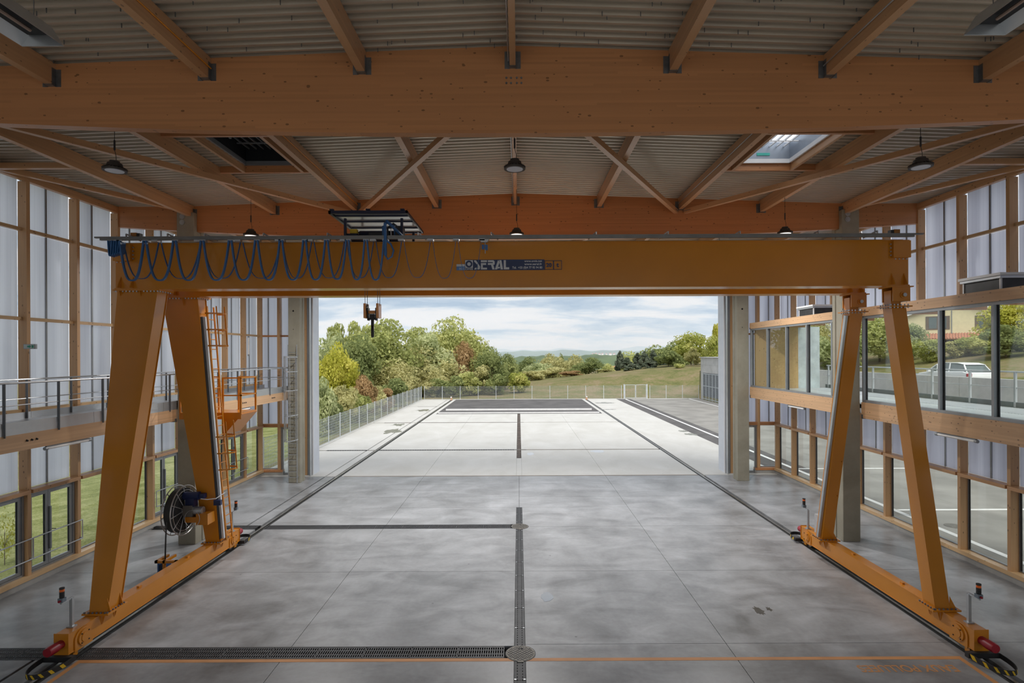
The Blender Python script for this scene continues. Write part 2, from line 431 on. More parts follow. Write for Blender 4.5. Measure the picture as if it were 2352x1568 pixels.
ORD = ['first', 'second', 'third', 'fourth', 'fifth', 'sixth', 'seventh', 'eighth', 'ninth', 'tenth', 'eleventh', 'twelfth', 'thirteenth', 'fourteenth', 'fifteenth',
       'sixteenth', 'seventeenth', 'eighteenth', 'nineteenth', 'twentieth', 'twenty-first', 'twenty-second', 'twenty-third', 'twenty-fourth']
SIDE = {-1: 'left', 1: 'right'}

# ------------------------------------------------------------------ floor
RAILX = {-1: -9.30, 1: 9.36}
GX = {-1: (-9.45, -9.15), 1: (9.21, 9.51)}      # rail pits
DRY = [(11.41, 11.88), (19.95, 20.42)]           # indoor cross drains
floor = struct(MB().box(-13.55, 13.55, -9, 28.66, -0.3, -0.09).build('floor', VOID))
def slab(x0, x1, y0, y1, par, m, j=0.006):
    MB().box(x0 + j, x1 - j, y0 + j, y1 - j, -0.09, 0.0).build('slab', m, par)
rightY = [-9, 0, 7.9, 11.95, 15.99, 20.15, 24.4, 28.6]
leftY = [(-9, 0), (0, 7.9), (7.9, 11.41), (11.88, 15.99), (15.99, 19.95), (20.42, 24.4), (24.4, 28.6)]
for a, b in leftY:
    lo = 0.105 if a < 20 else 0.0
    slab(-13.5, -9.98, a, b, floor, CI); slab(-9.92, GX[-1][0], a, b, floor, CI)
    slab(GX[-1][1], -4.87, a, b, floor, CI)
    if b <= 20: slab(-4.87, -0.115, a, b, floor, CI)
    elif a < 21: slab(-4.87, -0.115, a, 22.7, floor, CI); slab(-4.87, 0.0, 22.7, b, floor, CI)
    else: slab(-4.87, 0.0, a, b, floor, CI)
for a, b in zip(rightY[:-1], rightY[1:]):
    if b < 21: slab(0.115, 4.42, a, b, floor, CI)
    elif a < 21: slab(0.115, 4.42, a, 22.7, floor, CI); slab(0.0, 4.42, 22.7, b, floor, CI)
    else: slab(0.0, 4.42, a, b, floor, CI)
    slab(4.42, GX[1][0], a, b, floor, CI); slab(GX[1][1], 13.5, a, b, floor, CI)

# outdoor slabs
pav = struct(MB().box(-13.45, 13.6, 28.66, 77.9, -0.3, -0.09).build('pavement', VOID))
oy = [(28.66, 36.35), (36.65, 44.0), (44.0, 51.2), (51.5, 58.8)]
for a, b in oy:
    slab(GX[-1][1], -4.87, a, b, pav, CE); slab(-4.87, -0.14, a, b, pav, CE); slab(0.14, 4.42, a, b, pav, CE); slab(4.42, GX[1][0], a, b, pav, CE)
for a, b in [(28.66, 36.35), (36.65, 51.2), (51.5, 67.5), (67.75, 77.8)]:
    slab(-13.4, -9.98, a, b, pav, CE); slab(-9.92, GX[-1][0], a, b, pav, CE)
for a, b in [(28.66, 44), (44, 60), (60, 77.8)]:
    slab(GX[1][1], 13.6, a, b, pav, CE)
for s in (-1, 1):
    slab(*( (GX[-1][1], -8.75) if s < 0 else (8.81, GX[1][0]) ), 58.8, 77.8, pav, CE)
MB().box(-8.75, 8.81, 58.8, 77.8, -0.09, -0.004).build('asphalt_bed', ASP, pav)
MB().box(-0.14, 0.14, 28.66, 33.5, -0.09, -0.002).build('joint_strip', CE, pav)
road = struct(MB().box(13.6, 25.25, -30, 78.0, -0.3, -0.004).build('road', ASPR))
MB().box(13.6, 15.6, 29.0, 77.8, -0.02, 0.0).build('asphalt_strip', ASP, road)
for nm, a in (('road_line', (14.75, 14.97, 10.0, 77.5)), ('road_line', (23.6, 23.8, 45, 77.5))):
    MB().box(*a, -0.02, 0.004).build(nm, WHITE, road)
for y in (14.0, 22.0, 30.0):
    MB().box(15.0, 22.0, y, y + 0.16, -0.02, 0.004).build('parking_line', WHITE, road)
for x, y in ((16.4, 15.3), (15.6, 20.0)):
    mh = MB().lathe([(0.0, -0.01), (0.30, -0.01), (0.30, 0.006), (0.0, 0.006)], (x, y, 0), 20).build('road_manhole', MANH, road)
for y, xa, xb in ((62.6, -8.2, 8.2), (59.4, -8.6, 8.6)):
    tag(MB().box(xa, xb, y, y + 0.22, -0.004, .16 if y > 61 else .10).build('barrier_kerb', WHITE),
        'long low white kerb bar across the dark asphalt, ' + ('nearer the fence' if y > 61 else 'nearer the pale concrete'), 'kerb', 'white kerb bars on the far asphalt')
tag(MB().box(-9.0, 9.2, 28.58, 28.68, -0.02, 0.006).build('threshold_strip', plain('rust_strip', (0.24, 0.19, 0.14), 0.6, 0.3)), 'thin brown metal strip across the open doorway threshold', 'threshold')

# ------------------------------------------------------------------ crane rails
for s in (-1, 1):
    x = RAILX[s]
    r = thing('crane_rail', f'long steel crane rail sunk in the floor under the {"fixed" if s < 0 else "hinged"} legs', 'rail', (x, 40, 0), 'crane rails in the floor')
    m = MB().box(x - 0.05, x + 0.02, -8.8, 77.6, -0.08, 0.0); m.box(x - 0.09, x + 0.06, -8.8, 77.6, -0.09, -0.07)
    m.build('rail_head', STEEL, r)
    xx = GX[s][1] - 0.07 if s < 0 else GX[s][0]
    MB().box(xx, xx + 0.07, -8.8, 77.6, -0.09, -0.004).build('rubber_seal', BLACK, r)
    MB().box(x - 0.15, x + 0.15, 77.0, 77.3, -0.05, 0.02).build('stop_plate', STEEL, r)
    e = thing('end_stop', f'small orange end stop at the far end of the {SIDE[s]} crane rail', 'end stop', (x, 76.9, 0.02))
    MB().frus(x - 0.1, x + 0.1, 76.8, 77.2, 0.02, x - 0.1, x + 0.1, 76.85, 77.05, 0.45).build('post', plain('pale_orange', (0.75, 0.42, 0.25), 0.6), e)
    MB().tube((x, 76.8, 0.42), (x, 76.6, 0.42), 0.09, 10).build('buffer', WTRIM, e)

# ------------------------------------------------------------------ drains
def grate_cross(name, x0, x1, y0, y1, label, bars, mat=IRON, seglen=1.0):
    t = thing(name, label, 'drain', ((x0 + x1) / 2, (y0 + y1) / 2, -0.09), 'floor drain channels')
    MB().box(x0, x1, y0 + 0.01, y1 - 0.01, -0.09, -0.075).build('channel', VOID, t)
    m = MB().box(x0, x1, y0, y0 + 0.03, -0.09, 0.002); m.box(x0, x1, y1 - 0.03, y1, -0.09, 0.002)
    m.build('edge_rail', mat, t)
    n = max(1, round((x1 - x0) / seglen)); sl = (x1 - x0) / n
    g = MB(); w_ = sl - 0.012; rows = 3
    g.box(x0 + .006, x0 + .006 + w_, y0 + 0.03, y0 + 0.055, -0.016, -0.001); g.box(x0 + .006, x0 + .006 + w_, y1 - 0.055, y1 - 0.03, -0.016, -0.001)
    for i in (1, 2): yy = y0 + (y1 - y0) * i / 3; g.box(x0 + .006, x0 + .006 + w_, yy - 0.012, yy + 0.012, -0.016, -0.001)
    for i in range(bars + 1):
        xx = x0 + .006 + (w_ - 0.018) * i / bars; g.box(xx, xx + 0.018, y0 + 0.03, y1 - 0.03, -0.016, -0.001)
    p = g.build('grating', GRATE, t)
    for i in range(1, n): inst(p, (sl * i, 0, 0), t)
    return t
grate_cross('drain_channel', -13.2, -9.5, *DRY[0], 'black slotted drain grating left of the crane rail, nearest the camera', 20)
grate_cross('drain_channel', -9.12, -0.32, *DRY[0], 'black slotted cross drain along the orange line, running to the near manhole', 20)
grate_cross('drain_channel', -10.4, -9.5, *DRY[1], 'short black slotted drain outside the left crane rail, behind the cable reel', 20)
grate_cross('drain_channel', -9.12, -0.32, *DRY[1], 'black slotted cross drain running to the farther indoor manhole', 20)
DRUST = plain('rusty_iron', (0.10, 0.075, 0.06), 0.7, 0.3, var=0.5, scale=1.5)
for y0, y1, x0, x1, lb, mm in ((36.35, 36.65, -9.12, -0.14, 'thin black outdoor cross drain nearest the doorway', IRON), (36.35, 36.65, -12.6, -9.98, 'thin black drain left of the crane rail, nearest the doorway', IRON),
                           (51.2, 51.5, -9.12, -0.14, 'thin rusty outdoor cross drain in mid-yard', DRUST), (51.2, 51.5, -12.4, -9.98, 'thin rusty drain left of the crane rail in mid-yard', DRUST),
                           (67.5, 67.75, -12.3, -9.98, 'thin drain left of the crane rail, nearest the far fence', DRUST)):
    t = thing('slot_drain', lb, 'drain', ((x0 + x1) / 2, y0, -0.09), 'outdoor slot drains')
    MB().box(x0, x1, y0, y1, -0.09, -0.05).build('channel', VOID, t)
    m = MB().box(x0, x1, y0, y0 + 0.06, -0.06, 0.002); m.box(x0, x1, y1 - 0.06, y1, -0.06, 0.002); m.build('edge_rail', mm, t)
    g = MB(); k = int((x1 - x0) / 0.16)
    for i in range(k): xx = x0 + 0.16 * i; g.box(xx, xx + 0.06, y0 + 0.06, y1 - 0.06, -0.04, -0.002)
    g.build('grating', mm, t, kind='stuff')
def drain_long(y0, y1, label, mat, hw, seg=1.0):
    t = thing('long_drain', label, 'drain', (0, (y0 + y1) / 2, -0.09), 'floor drain channels')
    MB().box(-hw, hw, y0, y1, -0.09, -0.03).build('channel', VOID, t)
    n = round((y1 - y0) / seg); sl = (y1 - y0) / n
    m = MB(); ya, yb = y0 + 0.005, y0 + sl - 0.005
    m.box(-hw, -hw * .52, ya, yb, -0.04, 0.001); m.box(-hw * .40, hw * .40, ya, yb, -0.04, 0.001); m.box(hw * .52, hw, ya, yb, -0.04, 0.001)
    k = 10
    for i in range(k):
        yy = ya + (yb - ya) * (i + .3) / k
        m.box(-hw * .52, -hw * .40, yy, yy + sl * .05, -0.04, 0.0); m.box(hw * .40, hw * .52, yy, yy + sl * .05, -0.04, 0.0)
    p = m.build('cover_plate', mat, t)
    for i in range(1, n): inst(p, (0, sl * i, 0), t)
    bol = MB(); 
    for i in range(n):
        for sx in (-1, 1): bol.box(sx * hw * .8 - .02, sx * hw * .8 + .02, y0 + sl * i + .02, y0 + sl * i + .045, 0.0, 0.004)
    bol.build('clip', GALV, t, kind='stuff')
drain_long(-8.5, 22.7, 'long dark drain channel down the middle of the indoor floor', IRON, 0.112)
drain_long(33.5, 58.5, 'long dark drain channel in the middle of the outdoor yard', DRUST, 0.135)
def manhole(x, y, r, label):
    t = thing('manhole_cover', label, 'manhole cover', (x, y, 0), 'manhole covers on the hall floor')
    MB().lathe([(0, -0.01), (r, -0.01), (r, 0.006), (0, 0.006)], (x, y, 0), 36).build('rim', IRON, t)
    m = MB().lathe([(0, 0.0), (r * .95, 0.0), (r * .95, 0.010), (0, 0.010)], (x, y, 0), 36)
    m.build('lid', MANH, t)
    st = MB()
    for i in range(-6, 7):
        for j in range(-6, 7):
            px, py = x + (i + (j % 2) * .5) * r * .15, y + j * r * .14
            if math.hypot(px - x, py - y) < r * .86:
                a = (i + j) % 2
                st.bar((px - .02, py - .02 * (1 - 2 * a), .0112), (px + .02, py + .02 * (1 - 2 * a), .0112), .012, .005)
    st.build('stud_pattern', IRON, t, kind='stuff')
    MB().box(x - .05, x + .05, y + r * .45, y + r * .6, .0102, .0112).build('lifting_slot', VOID, t)
    MB().box(x - .06, x + .06, y - r * 1.08, y - r * .9, .003, .012).build('hinge', MANH, t)
manhole(0.015, 11.58, 0.315, 'round worn manhole cover at the near drain crossing by the orange line')
manhole(0.02, 20.16, 0.32, 'round worn manhole cover at the farther indoor drain crossing')
for y in (36.5, 51.35):
    tag(MB().box(-0.3, 0.45, y - .12, y + .12, 0.0015, 0.008).build('drain_cover', MANH), f'rectangular drain cover on the outdoor middle drain, {"nearer the doorway" if y < 40 else "farther out in the yard"}', 'drain cover', 'outdoor drain covers')

# orange floor lines and lettering
ln = struct(MB().box(-9.02, 9.0, 11.29, 11.40, -0.001, 0.003).build('trim_1', OFLOOR)); ln['label'] = 'orange painted line across the floor between the crane legs'
for s in (-1, 1):
    x = -9.02 if s < 0 else 8.9
    MB().box(x, x + 0.10, 4.0, 11.29, -0.001, 0.003).build('side_line', OFLOOR, ln)
def text_mesh(body, size, m, name, loc, rot, parent=None, sx=1.0, bold=0.0, align='LEFT', depth=0.001):
    c = bpy.data.curves.new('txt', 'FONT'); c.body = body; c.size = size; c.offset = bold; c.extrude = depth; c.align_x = align
    o = bpy.data.objects.new('txt', c); COL.objects.link(o)
    bpy.context.view_layer.update()
    me = bpy.data.meshes.new_from_object(o.evaluated_get(bpy.context.evaluated_depsgraph_get()))
    bpy.data.objects.remove(o); bpy.data.curves.remove(c)
    M = Matrix.Rotation(rot[2], 4, 'Z') @ Matrix.Rotation(rot[0], 4, 'X') @ Matrix.Diagonal((sx, 1, 1, 1))
    me.transform(M); me.materials.clear(); me.materials.append(m); me.name = name
    q = bpy.data.objects.new(name, me); COL.objects.link(q); place(q, loc, parent); return q
p = flo(2208, 1527)
tx = text_mesh('EAUX POLLUEES', 0.33, OFLOOR, 'floor_lettering', (p.x - .17, p.y, 0.002), (0, 0, PI), None, sx=0.80, bold=0.006)
tag(tx, 'orange stencilled words EAUX POLLUEES on the floor, upside down to the viewer', 'lettering')
tx['group'] = 'floor markings'
# puddles and stains
def blob(name, x, y, rx, ry, m, label, cat, z=0.003, grp=None, n=22, rough=0.25):
    rr = random.Random(int(x * 91 + y * 17)); k = [1 + rough * math.sin(2 * PI * i / n * 3 + rr.random() * 6) * rr.random() + rr.uniform(-.08, .08) for i in range(n)]
    pts = [(math.cos(2 * PI * i / n) * rx * k[i], math.sin(2 * PI * i / n) * ry * k[i]) for i in range(n)]
    return tag(MB().prism(pts, (x, y, 0.0005), (1, 0, 0), (0, 1, 0), (0, 0, z)).build(name, m), label, cat, grp)
p = flo(1256, 1370); blob('puddle', p.x, p.y, 0.16, 0.26, PUD, 'small shiny puddle on the floor right of the middle drain', 'puddle')
p = flo(1748, 1403); blob('oil_stain', p.x - .04, p.y, 0.10, 0.16, OIL, 'dark wet stain on the floor toward the hinged crane leg', 'stain', rough=.7)
p = flo(1768, 1400); blob('oil_stain', p.x, p.y + .05, 0.05, 0.12, OIL, 'narrow dark stain beside the larger wet stain', 'stain', rough=.7)
WETC = plain('wet_concrete', (0.24, 0.24, 0.21), 0.25, var=0.3)
for i, (x, y, a, b, lb) in enumerate(((972, 942, .75, 1.1, 'dark wet patch by the left rail, farthest up the yard'), (914, 975, .45, .9, 'dark wet patch between the left rail and the fence'), (902, 990, .65, 1.3, 'larger dark wet patch left of the crane rail in mid-yard'),
                           (1388, 925, 1.4, .8, 'dark wet patch on the pale strip beyond the right rail, near the fence'), (1400, 940, .8, .4, 'thin wet patch on the pale strip right of the right rail'), (1570, 990, .35, .5, 'brown-edged puddle beside the right asphalt, upper'), (1585, 997, .45, .55, 'brown-edged puddle beside the right asphalt, lower'))):
    q = flo(x, y); blob('puddle', q.x, q.y, a, b, WETC, lb, 'puddle', grp='outdoor puddles', rough=.6)
for x, y, lb in ((1372, 1036, 'pale blue reflecting puddle on the outdoor concrete'), (1218, 1042, 'faint small puddle right of the outdoor middle drain')):
    q = flo(x, y); blob('puddle', q.x, q.y, .45 if x > 1300 else .22, .5, plain('damp_concrete', (.55, .57, .6), .15, var=.05), lb, 'puddle', grp='outdoor puddles')

# ------------------------------------------------------------------ roof
def zr(x): return 11.58 - 0.035 * min(abs(x), 11)
def zb(x): return 10.06 + 0.0026 * x * x
B1, B2, B3 = 9.70, 18.57, 27.40
xs_ = [-13.9, -11, -7.33, -5.87, 0, 5.87, 7.33, 11, 13.9]
HY0, HY1 = 12.65, 15.0
prof = []; y = -9.05
while y < 29.4:
    prof += [(y, 0), (y + 0.05, 0), (y + 0.065, 0.06), (y + 0.185, 0.06)]; y += 0.2
cm = MB()
for a, b in zip(xs_[:-1], xs_[1:]):
    hat = abs((a + b) / 2) > 5.9 and abs((a + b) / 2) < 7.3
    run = [p for p in prof]
    segs = [run] if not hat else [[p for p in run if p[0] <= HY0 + .05], [p for p in run if p[0] >= HY1 - .05]]
    for sg in segs:
        n = len(sg); vs = [(x, yy, zr(x) + d) for x in (a, b) for yy, d in sg]
        cm.add(vs, [(i, i + 1, n + i + 1, n + i) for i in range(n - 1)])
ceil = struct(cm.build('ceiling', DECK, fix=False))
scr = MB()
for i in range(170):
    x = random.uniform(-9.5, 9.5); yy = random.choice([q for q in prof if q[1] == 0 and 7.5 < q[0] < 9.6])[0] + random.uniform(.02, .1)
    scr.box(x - .006, x + .006, yy, yy + .012, zr(x) - .05, zr(x) + .02)
scr.build('screw', BRACK, ceil, kind='stuff')
def roof_beam(y, t, label):
    n = 36; X = [-13.42 + 26.84 * i / n for i in range(n + 1)]
    vs = [(x, yy, z) for x in X for yy, z in ((y, zb(x)), (y + t, zb(x)), (y + t, zr(x)), (y, zr(x)))]
    fs = [(4 * i + k, 4 * i + (k + 1) % 4, 4 * i + 4 + (k + 1) % 4, 4 * i + 4 + k) for i in range(n) for k in range(4)] + [(3, 2, 1, 0), tuple(4 * n + k for k in range(4))]
    return tag(MB().add(vs, fs).build('roof_beam', WX), label, 'beam', 'deep laminated roof beams')
roof_beam(B1, 0.18, 'deepest-looking laminated timber beam spanning the whole top of the view, nearest')
roof_beam(B2, 0.20, 'deep laminated timber beam held by the columns behind the gantry crane')
roof_beam(B3, 0.20, 'deep laminated timber beam above the open doorway, farthest')
bolts = MB()
for dx in (-.13, -.05, .05, .13):
    for dz in (0.0, -.09): bolts.tube((dx - .06, B1 - .012, 11.02 + dz), (dx - .06, B1 + .01, 11.02 + dz), 0.018, 8)
bo = bolts.build('bolt_cluster', BRACK); tag(bo, 'cluster of dark bolts on the nearest roof beam below the ridge purlin', 'bolts')
PX = [-10.85, -8.1, -5.4, -2.7, -0.08, 2.7, 5.4, 8.1, 10.85]
BAYT = ['in front of the nearest deep beam', 'between the nearest and second deep beams', 'behind the second deep beam']
BAYY = [(-8.8, B1), (B1 + .18, B2), (B2 + .20, B3)]
def pos_word(i):
    k = i - 4
    if k == 0: return 'ridge'
    return f'{ORD[abs(k) - 1]} {SIDE[1 if k > 0 else -1]}'
for bi, (y0, y1) in enumerate(BAYY):
    for i, x in enumerate(PX):
        wd = 0.14 if i != 4 else 0.10
        t = thing('purlin', f'{pos_word(i)} timber purlin {"from" if i != 4 else "along"} the ridge, {BAYT[bi]}', 'purlin', (x, (y0 + y1) / 2, zr(x) - .36), 'timber purlins under the metal roof')
        MB().box(x - wd / 2, x + wd / 2, y0, y1, zr(x) - .38, zr(x) - .002).build('timber', WY, t)
        for yy, sg in ((y0, 1), (y1, -1)):
            if bi == 0 and sg == 1: continue
            m = MB()
            for sx in (-1, 1):
                m.box(x + sx * wd / 2 - .004, x + sx * wd / 2 + .004, min(yy, yy + sg * .09), max(yy, yy + sg * .09), zr(x) - .40, zr(x) - .10)
                m.box(x + sx * (wd / 2 + .045) - .045, x + sx * (wd / 2 + .045) + .045, min(yy, yy + sg * .006), max(yy, yy + sg * .006), zr(x) - .40, zr(x) - .10)
            m.box(x - wd / 2 - .01, x + wd / 2 + .01, min(yy, yy + sg * .09), max(yy, yy + sg * .09), zr(x) - .392, zr(x) - .384)
            m.build('joist_hanger', BRACK, t)
for s in (-1, 1):
    for bi, (y0, y1) in enumerate(BAYY):
        tag(MB().box(s * 13.36 - .07, s * 13.36 + .07, y0, y1, 10.97, 11.18).build('wall_plate', WY), f'edge beam on the {SIDE[s]} wall top, {BAYT[bi]}', 'beam', 'edge beams on the wall tops')
# wind bracing
def brace(p, q, label, wd=0.13, ht=0.14):
    t = thing('roof_brace', label, 'brace', (Vector(p) + Vector(q)) / 2, 'diagonal timber roof braces')
    MB().bar(p, q, wd, ht).build('timber', WY, t)
    d = (Vector(q) - Vector(p)).normalized()
    MB().bar(Vector(q) - d * .30, Vector(q) + d * .02, wd * 1.3, .012).build('end_plate', BRACK, t)
    return t
za, zc, zd = 10.76, 10.94, 11.06
for s in (-1, 1):
    brace((s * .2, B1 + .2, zd), (s * 5.25, B2 - .06, zc), f'diagonal brace from the beam middle to the {SIDE[s]} node, bright below')
    brace((s * 10.7, B1 + .2, za), (s * 5.55, B2 - .06, zc), f'long shallow diagonal brace toward the {SIDE[s]} outer purlin')
    brace((s * 13.25, 14.15, 11.03), (s * 10.95, B2 - .05, 11.03), f'short diagonal brace from the {SIDE[s]} wall top to the column')
    brace((s * 13.25, 14.1, 11.03), (s * 10.95, 14.1, 11.03), f'short cross strut from the {SIDE[s]} wall top to the outer purlin')
    brace((s * 13.25, 14.05, 11.03), (s * 10.95, B1 + .2, 11.03), f'short diagonal brace from the {SIDE[s]} wall top to the nearest beam')
    brace((s * .2, B3 - .05, zd), (s * 5.3, B2 + .26, zc), f'diagonal brace in the far bay, {SIDE[s]} of the ridge')
# roof hatches
for s in (-1, 1):
    x0, x1 = (5.87, 7.33) if s > 0 else (-7.33, -5.87)
    t = thing('roof_hatch', f'square roof hatch with {"bright sky above and a white grid" if s > 0 else "a closed cover, its shade painted into dark sides and grey grid"}', 'hatch', ((x0 + x1) / 2, 13.8, 11.3), 'roof hatches')
    z0 = zr(x0 if s < 0 else x1)
    for a, b in ((HY0 - .12, HY0 - .04), (HY1 + .04, HY1 + .12)):
        MB().box(s * 5.47 if s > 0 else -8.03, s * 8.03 if s > 0 else -5.47, a, b, z0 - .17, z0 + .04).build('trimmer', WX, t)
    for a, b in ((x0 - .10, x0 - .02), (x1 + .02, x1 + .10)):
        MB().box(a, b, HY0 - .04, HY1 + .04, z0 - .17, z0 + .04).build('joist', WY, t)
    zt = z0 + .56
    m = MB(); th = .03
    m.box(x0, x0 + th, HY0, HY1, z0 + .1, zt); m.box(x1 - th, x1, HY0, HY1, z0 + .1, zt); m.box(x0, x1, HY0, HY0 + th, z0 + .1, zt); m.box(x0, x1, HY1 - th, HY1, z0 + .1, zt)
    m.build('upstand', HATCH if s > 0 else DARKG, t)  # left hatch repeats the right one, with its shade put into darker colours
    m = MB(); th = .045
    m.box(x0, x0 + th, HY0, HY1, z0 + .0, z0 + .11); m.box(x1 - th, x1, HY0, HY1, z0 + .0, z0 + .11); m.box(x0, x1, HY0, HY0 + th, z0 + .0, z0 + .11); m.box(x0, x1, HY1 - th, HY1, z0 + .0, z0 + .11)
    m.build('frame', WTRIM if s > 0 else ALU, t)
    bar_ = MB().box(x0 + .12, x0 + .145, HY0 + .05, HY1 - .05, zt - .14, zt - .10).build('grid_bar', WTRIM if s > 0 else ALU, t)
    for i in range(1, 7): inst(bar_, (.19 * i, 0, 0), t)
    for i in range(3): MB().box(x0 + .04, x1 - .04, HY0 + .5 + .65 * i, HY0 + .53 + .65 * i, zt - .17, zt - .14).build('cross_bar', WTRIM if s > 0 else ALU, t)
    MB().box(x0 - .05, x1 + .05, HY0 - .05, HY1 + .05, zt, zt + .05).build('cover', DOME if s > 0 else DARKG, t)
    MB().box(x0 + .25, x0 + .30, HY0 + 1.0, HY0 + 1.05, zt - .34, zt - .1).build('actuator', WTRIM if s > 0 else ALU, t)
    if s > 0: MB().box(x0 + .55, x0 + .9, HY1 - .045, HY1 - .03, z0 + .20, z0 + .27).build('safety_notice', plain('teal_notice', (.05, .42, .36), .5), t)
# conduits under purlins
def conduit(pts, r, m, label):
    return tag(MB().pipe(pts, r, 6).build('conduit', m), label, 'conduit', 'cable conduits on the roof timbers')
ORC = plain('orange_conduit', (.75, .28, .02), .5)
z = zr(5.4) - .2
conduit([(-5.314, -8, z), (-5.314, B1 - .03, z)], .012, ORC, 'thin orange conduit on the second left purlin, nearest bay')
conduit([(-5.314, B1 + .3, z), (-5.314, B2 - .1, z)], .012, ORC, 'thin orange conduit on the second left purlin, middle bay')
conduit([(5.314, -8, z), (5.314, B1 - .03, z)], .012, GALV, 'thin grey conduit on the second right purlin, nearest bay')
conduit([(5.314, B1 + .3, z), (5.314, B2 - .1, z)], .012, GALV, 'thin grey conduit on the second right purlin, middle bay')
conduit([(-.155, -8, 11.3), (-.155, B1 - .03, 11.3)], .012, GALV, 'thin grey conduit beside the ridge purlin, nearest bay')
conduit([(-.155, B1 + .3, 11.25), (-.155, B2 - .1, 11.25)], .012, GALV, 'thin grey conduit beside the ridge purlin, middle bay')
# high-bay lamps
def highbay(x, y, zf, lit, label):
    t = thing('high_bay_lamp', label, 'lamp', (x, y, zf), 'round hanging lamps')
    ztop = zr(x) - .384
    MB().lathe([(.09, 0.20), (.09, .17), (.13, .15), (.15, .07), (.215, .035), (.215, 0.0), (.17, 0.0), (.17, .012), (.0, .012)][::-1], (x, y, zf), 28).build('housing', LAMPC, t, smooth=True)
    MB().lathe([(0, -.002), (.165, -.002), (.165, .010), (0, .010)], (x, y, zf), 28).build('led_panel', LEDON if lit else LEDDIM, t)
    fin = MB()
    for i in range(24):
        a = 2 * PI * i / 24; fin.bar((x + .13 * math.cos(a), y + .13 * math.sin(a), zf + .08), (x + .215 * math.cos(a), y + .215 * math.sin(a), zf + .035), .006, .03)
    fin.build('cooling_fins', LAMPC, t, kind='stuff')
    m = MB().pipe([(x + .03, y, zf + .2), (x + .03, y, zf + .30), (x, y, zf + .42), (x, y, ztop)], .006, 5); m.tube((x, y, zf + .42), (x, y, zf + .62), .018, 6)
    m.build('cord', BLACK, t)
    if LAMP_POWER[y] <= 0: return t
    l = bpy.data.lights.new('lamp_light', 'AREA'); l.shape = 'DISK'; l.size = .33; l.energy = LAMP_POWER[y] * ((1.5 if abs(x) < 1 else .85) if y > 12 else 1); l.color = (1, .98, .95); l.spread = math.radians(95 if 3 < y < 12 else 170)
    lo = bpy.data.objects.new('lamp_light', l); COL.objects.link(lo); place(lo, (x, y, zf - .012), t)
PW = {-1: 'left', 0: 'middle', 1: 'right'}
RW = {22.4: 'behind the crane girders, toward the doorway'}  # hidden extra row, added to brighten the middle of the hall
for s in (-1, 0, 1):
    for yy in RW: highbay(s * 8.1 - (.06 if s == 0 else 0), yy, 9.93, True, f'unseen round lamp added for fill {RW[yy]}, {PW[s]} of three')
    highbay(s * 8.1 - (.06 if s == 0 else 0), 11.2, 9.93, False, f'dark round lamp hanging just behind the nearest beam, {PW[s]} of three')
    highbay(s * 8.05 - (.04 if s == 0 else 0), 16.8, 9.82, True, f'round lit lamp hanging low before the second beam, {PW[s]} of three')
# radiant heaters at the two top corners
def heater(s):
    corner = at(145, 105, 5.6) if s < 0 else at(2215, 80, 5.6)
    z0, y1 = corner.z, corner.y
    xi = corner.x; xo = xi + s * .42
    t = thing('radiant_heater', f'dark trough-shaped radiant heater hanging in the upper {SIDE[s]} corner', 'heater', (xi, 2, z0), 'radiant heaters')
    pr = [(0, 0), (.42, 0), (.40, .0), (.30, .17), (.12, .17), (.02, .0)]
    m = MB()
    L0 = 0.6
    for (a, b), (c, d) in (((0.0, 0.0), (.12, .18)), ((.12, .18), (.30, .18)), ((.30, .18), (.42, 0.0))):
        m.hexa([(xi + s * a, L0, z0 + b), (xi + s * c, L0, z0 + d), (xi + s * c, L0, z0 + d + .012), (xi + s * a, L0, z0 + b + .012)],
               [(xi + s * a, y1, z0 + b), (xi + s * c, y1, z0 + d), (xi + s * c, y1, z0 + d + .012), (xi + s * a, y1, z0 + b + .012)])
    m.build('reflector', GALV, t)
    MB().prism([(0, 0), (.42, 0), (.30, .19), (.12, .19)], (xi, y1, z0), (s, 0, 0), (0, 0, 1), (0, .012, 0)).build('end_cap', GALV, t)
    MB().box(min(xi + s * .08, xi + s * .34), max(xi + s * .08, xi + s * .34), L0, y1 - .02, z0 + .10, z0 + .13).build('burner_plate', BLACK, t)
    MB().tube((xi + s * .2, L0, z0 + .07), (xi + s * .2, y1 - .15, z0 + .07), .018, 8).build('heating_tube', plain('copper_tube', (.35, .25, .2), .4, .6), t)
    m = MB()
    for yy in (1.2, y1 - .2): m.tube((xi + s * .12, yy, z0 + .18), (xi + s * .12, yy, zr(xi) - .01), .005, 5)
    m.build('suspension_wire', BRACK, t)
for s in (-1, 1): heater(s)

# ------------------------------------------------------------------ columns
def column(s, y, label):
    x0, x1 = sorted((s * 10.68, s * 11.25))
    t = thing('concrete_column', label, 'column', ((x0 + x1) / 2, y + .3, 0), 'forked concrete columns')
    MB().box(x0, x1, y, y + .18, 0, 10.95).build('front_leaf', CC, t, bevel=.012)
    MB().box(x0, x1, y + .42, y + .60, 0, 10.95).build('rear_leaf', CC, t, bevel=.012)
    MB().box(x0 + .025, x1 - .025, y + .18, y + .42, 0, zb(10.68) - .01).build('core', CC, t)
    for z in (10.81, 10.62):
        xm = (x0 + x1) / 2 - .1
        MB().lathe([(0, 0), (.085, 0), (.085, .02), (0.05, .02), (.05, .035), (0, .035)], (xm, y, z), 16, (0, -1, 0)).build('bolt_cap', GALV, t)
    if y > 25:
        for z, mm in ((8.4, VOID), (7.5, VOID)): MB().tube(((x0 + x1) / 2 - .03, y - .004, z), ((x0 + x1) / 2 - .03, y + .01, z), .045 if z > 8 else .02, 10).build('tie_hole', mm, t)
    return t
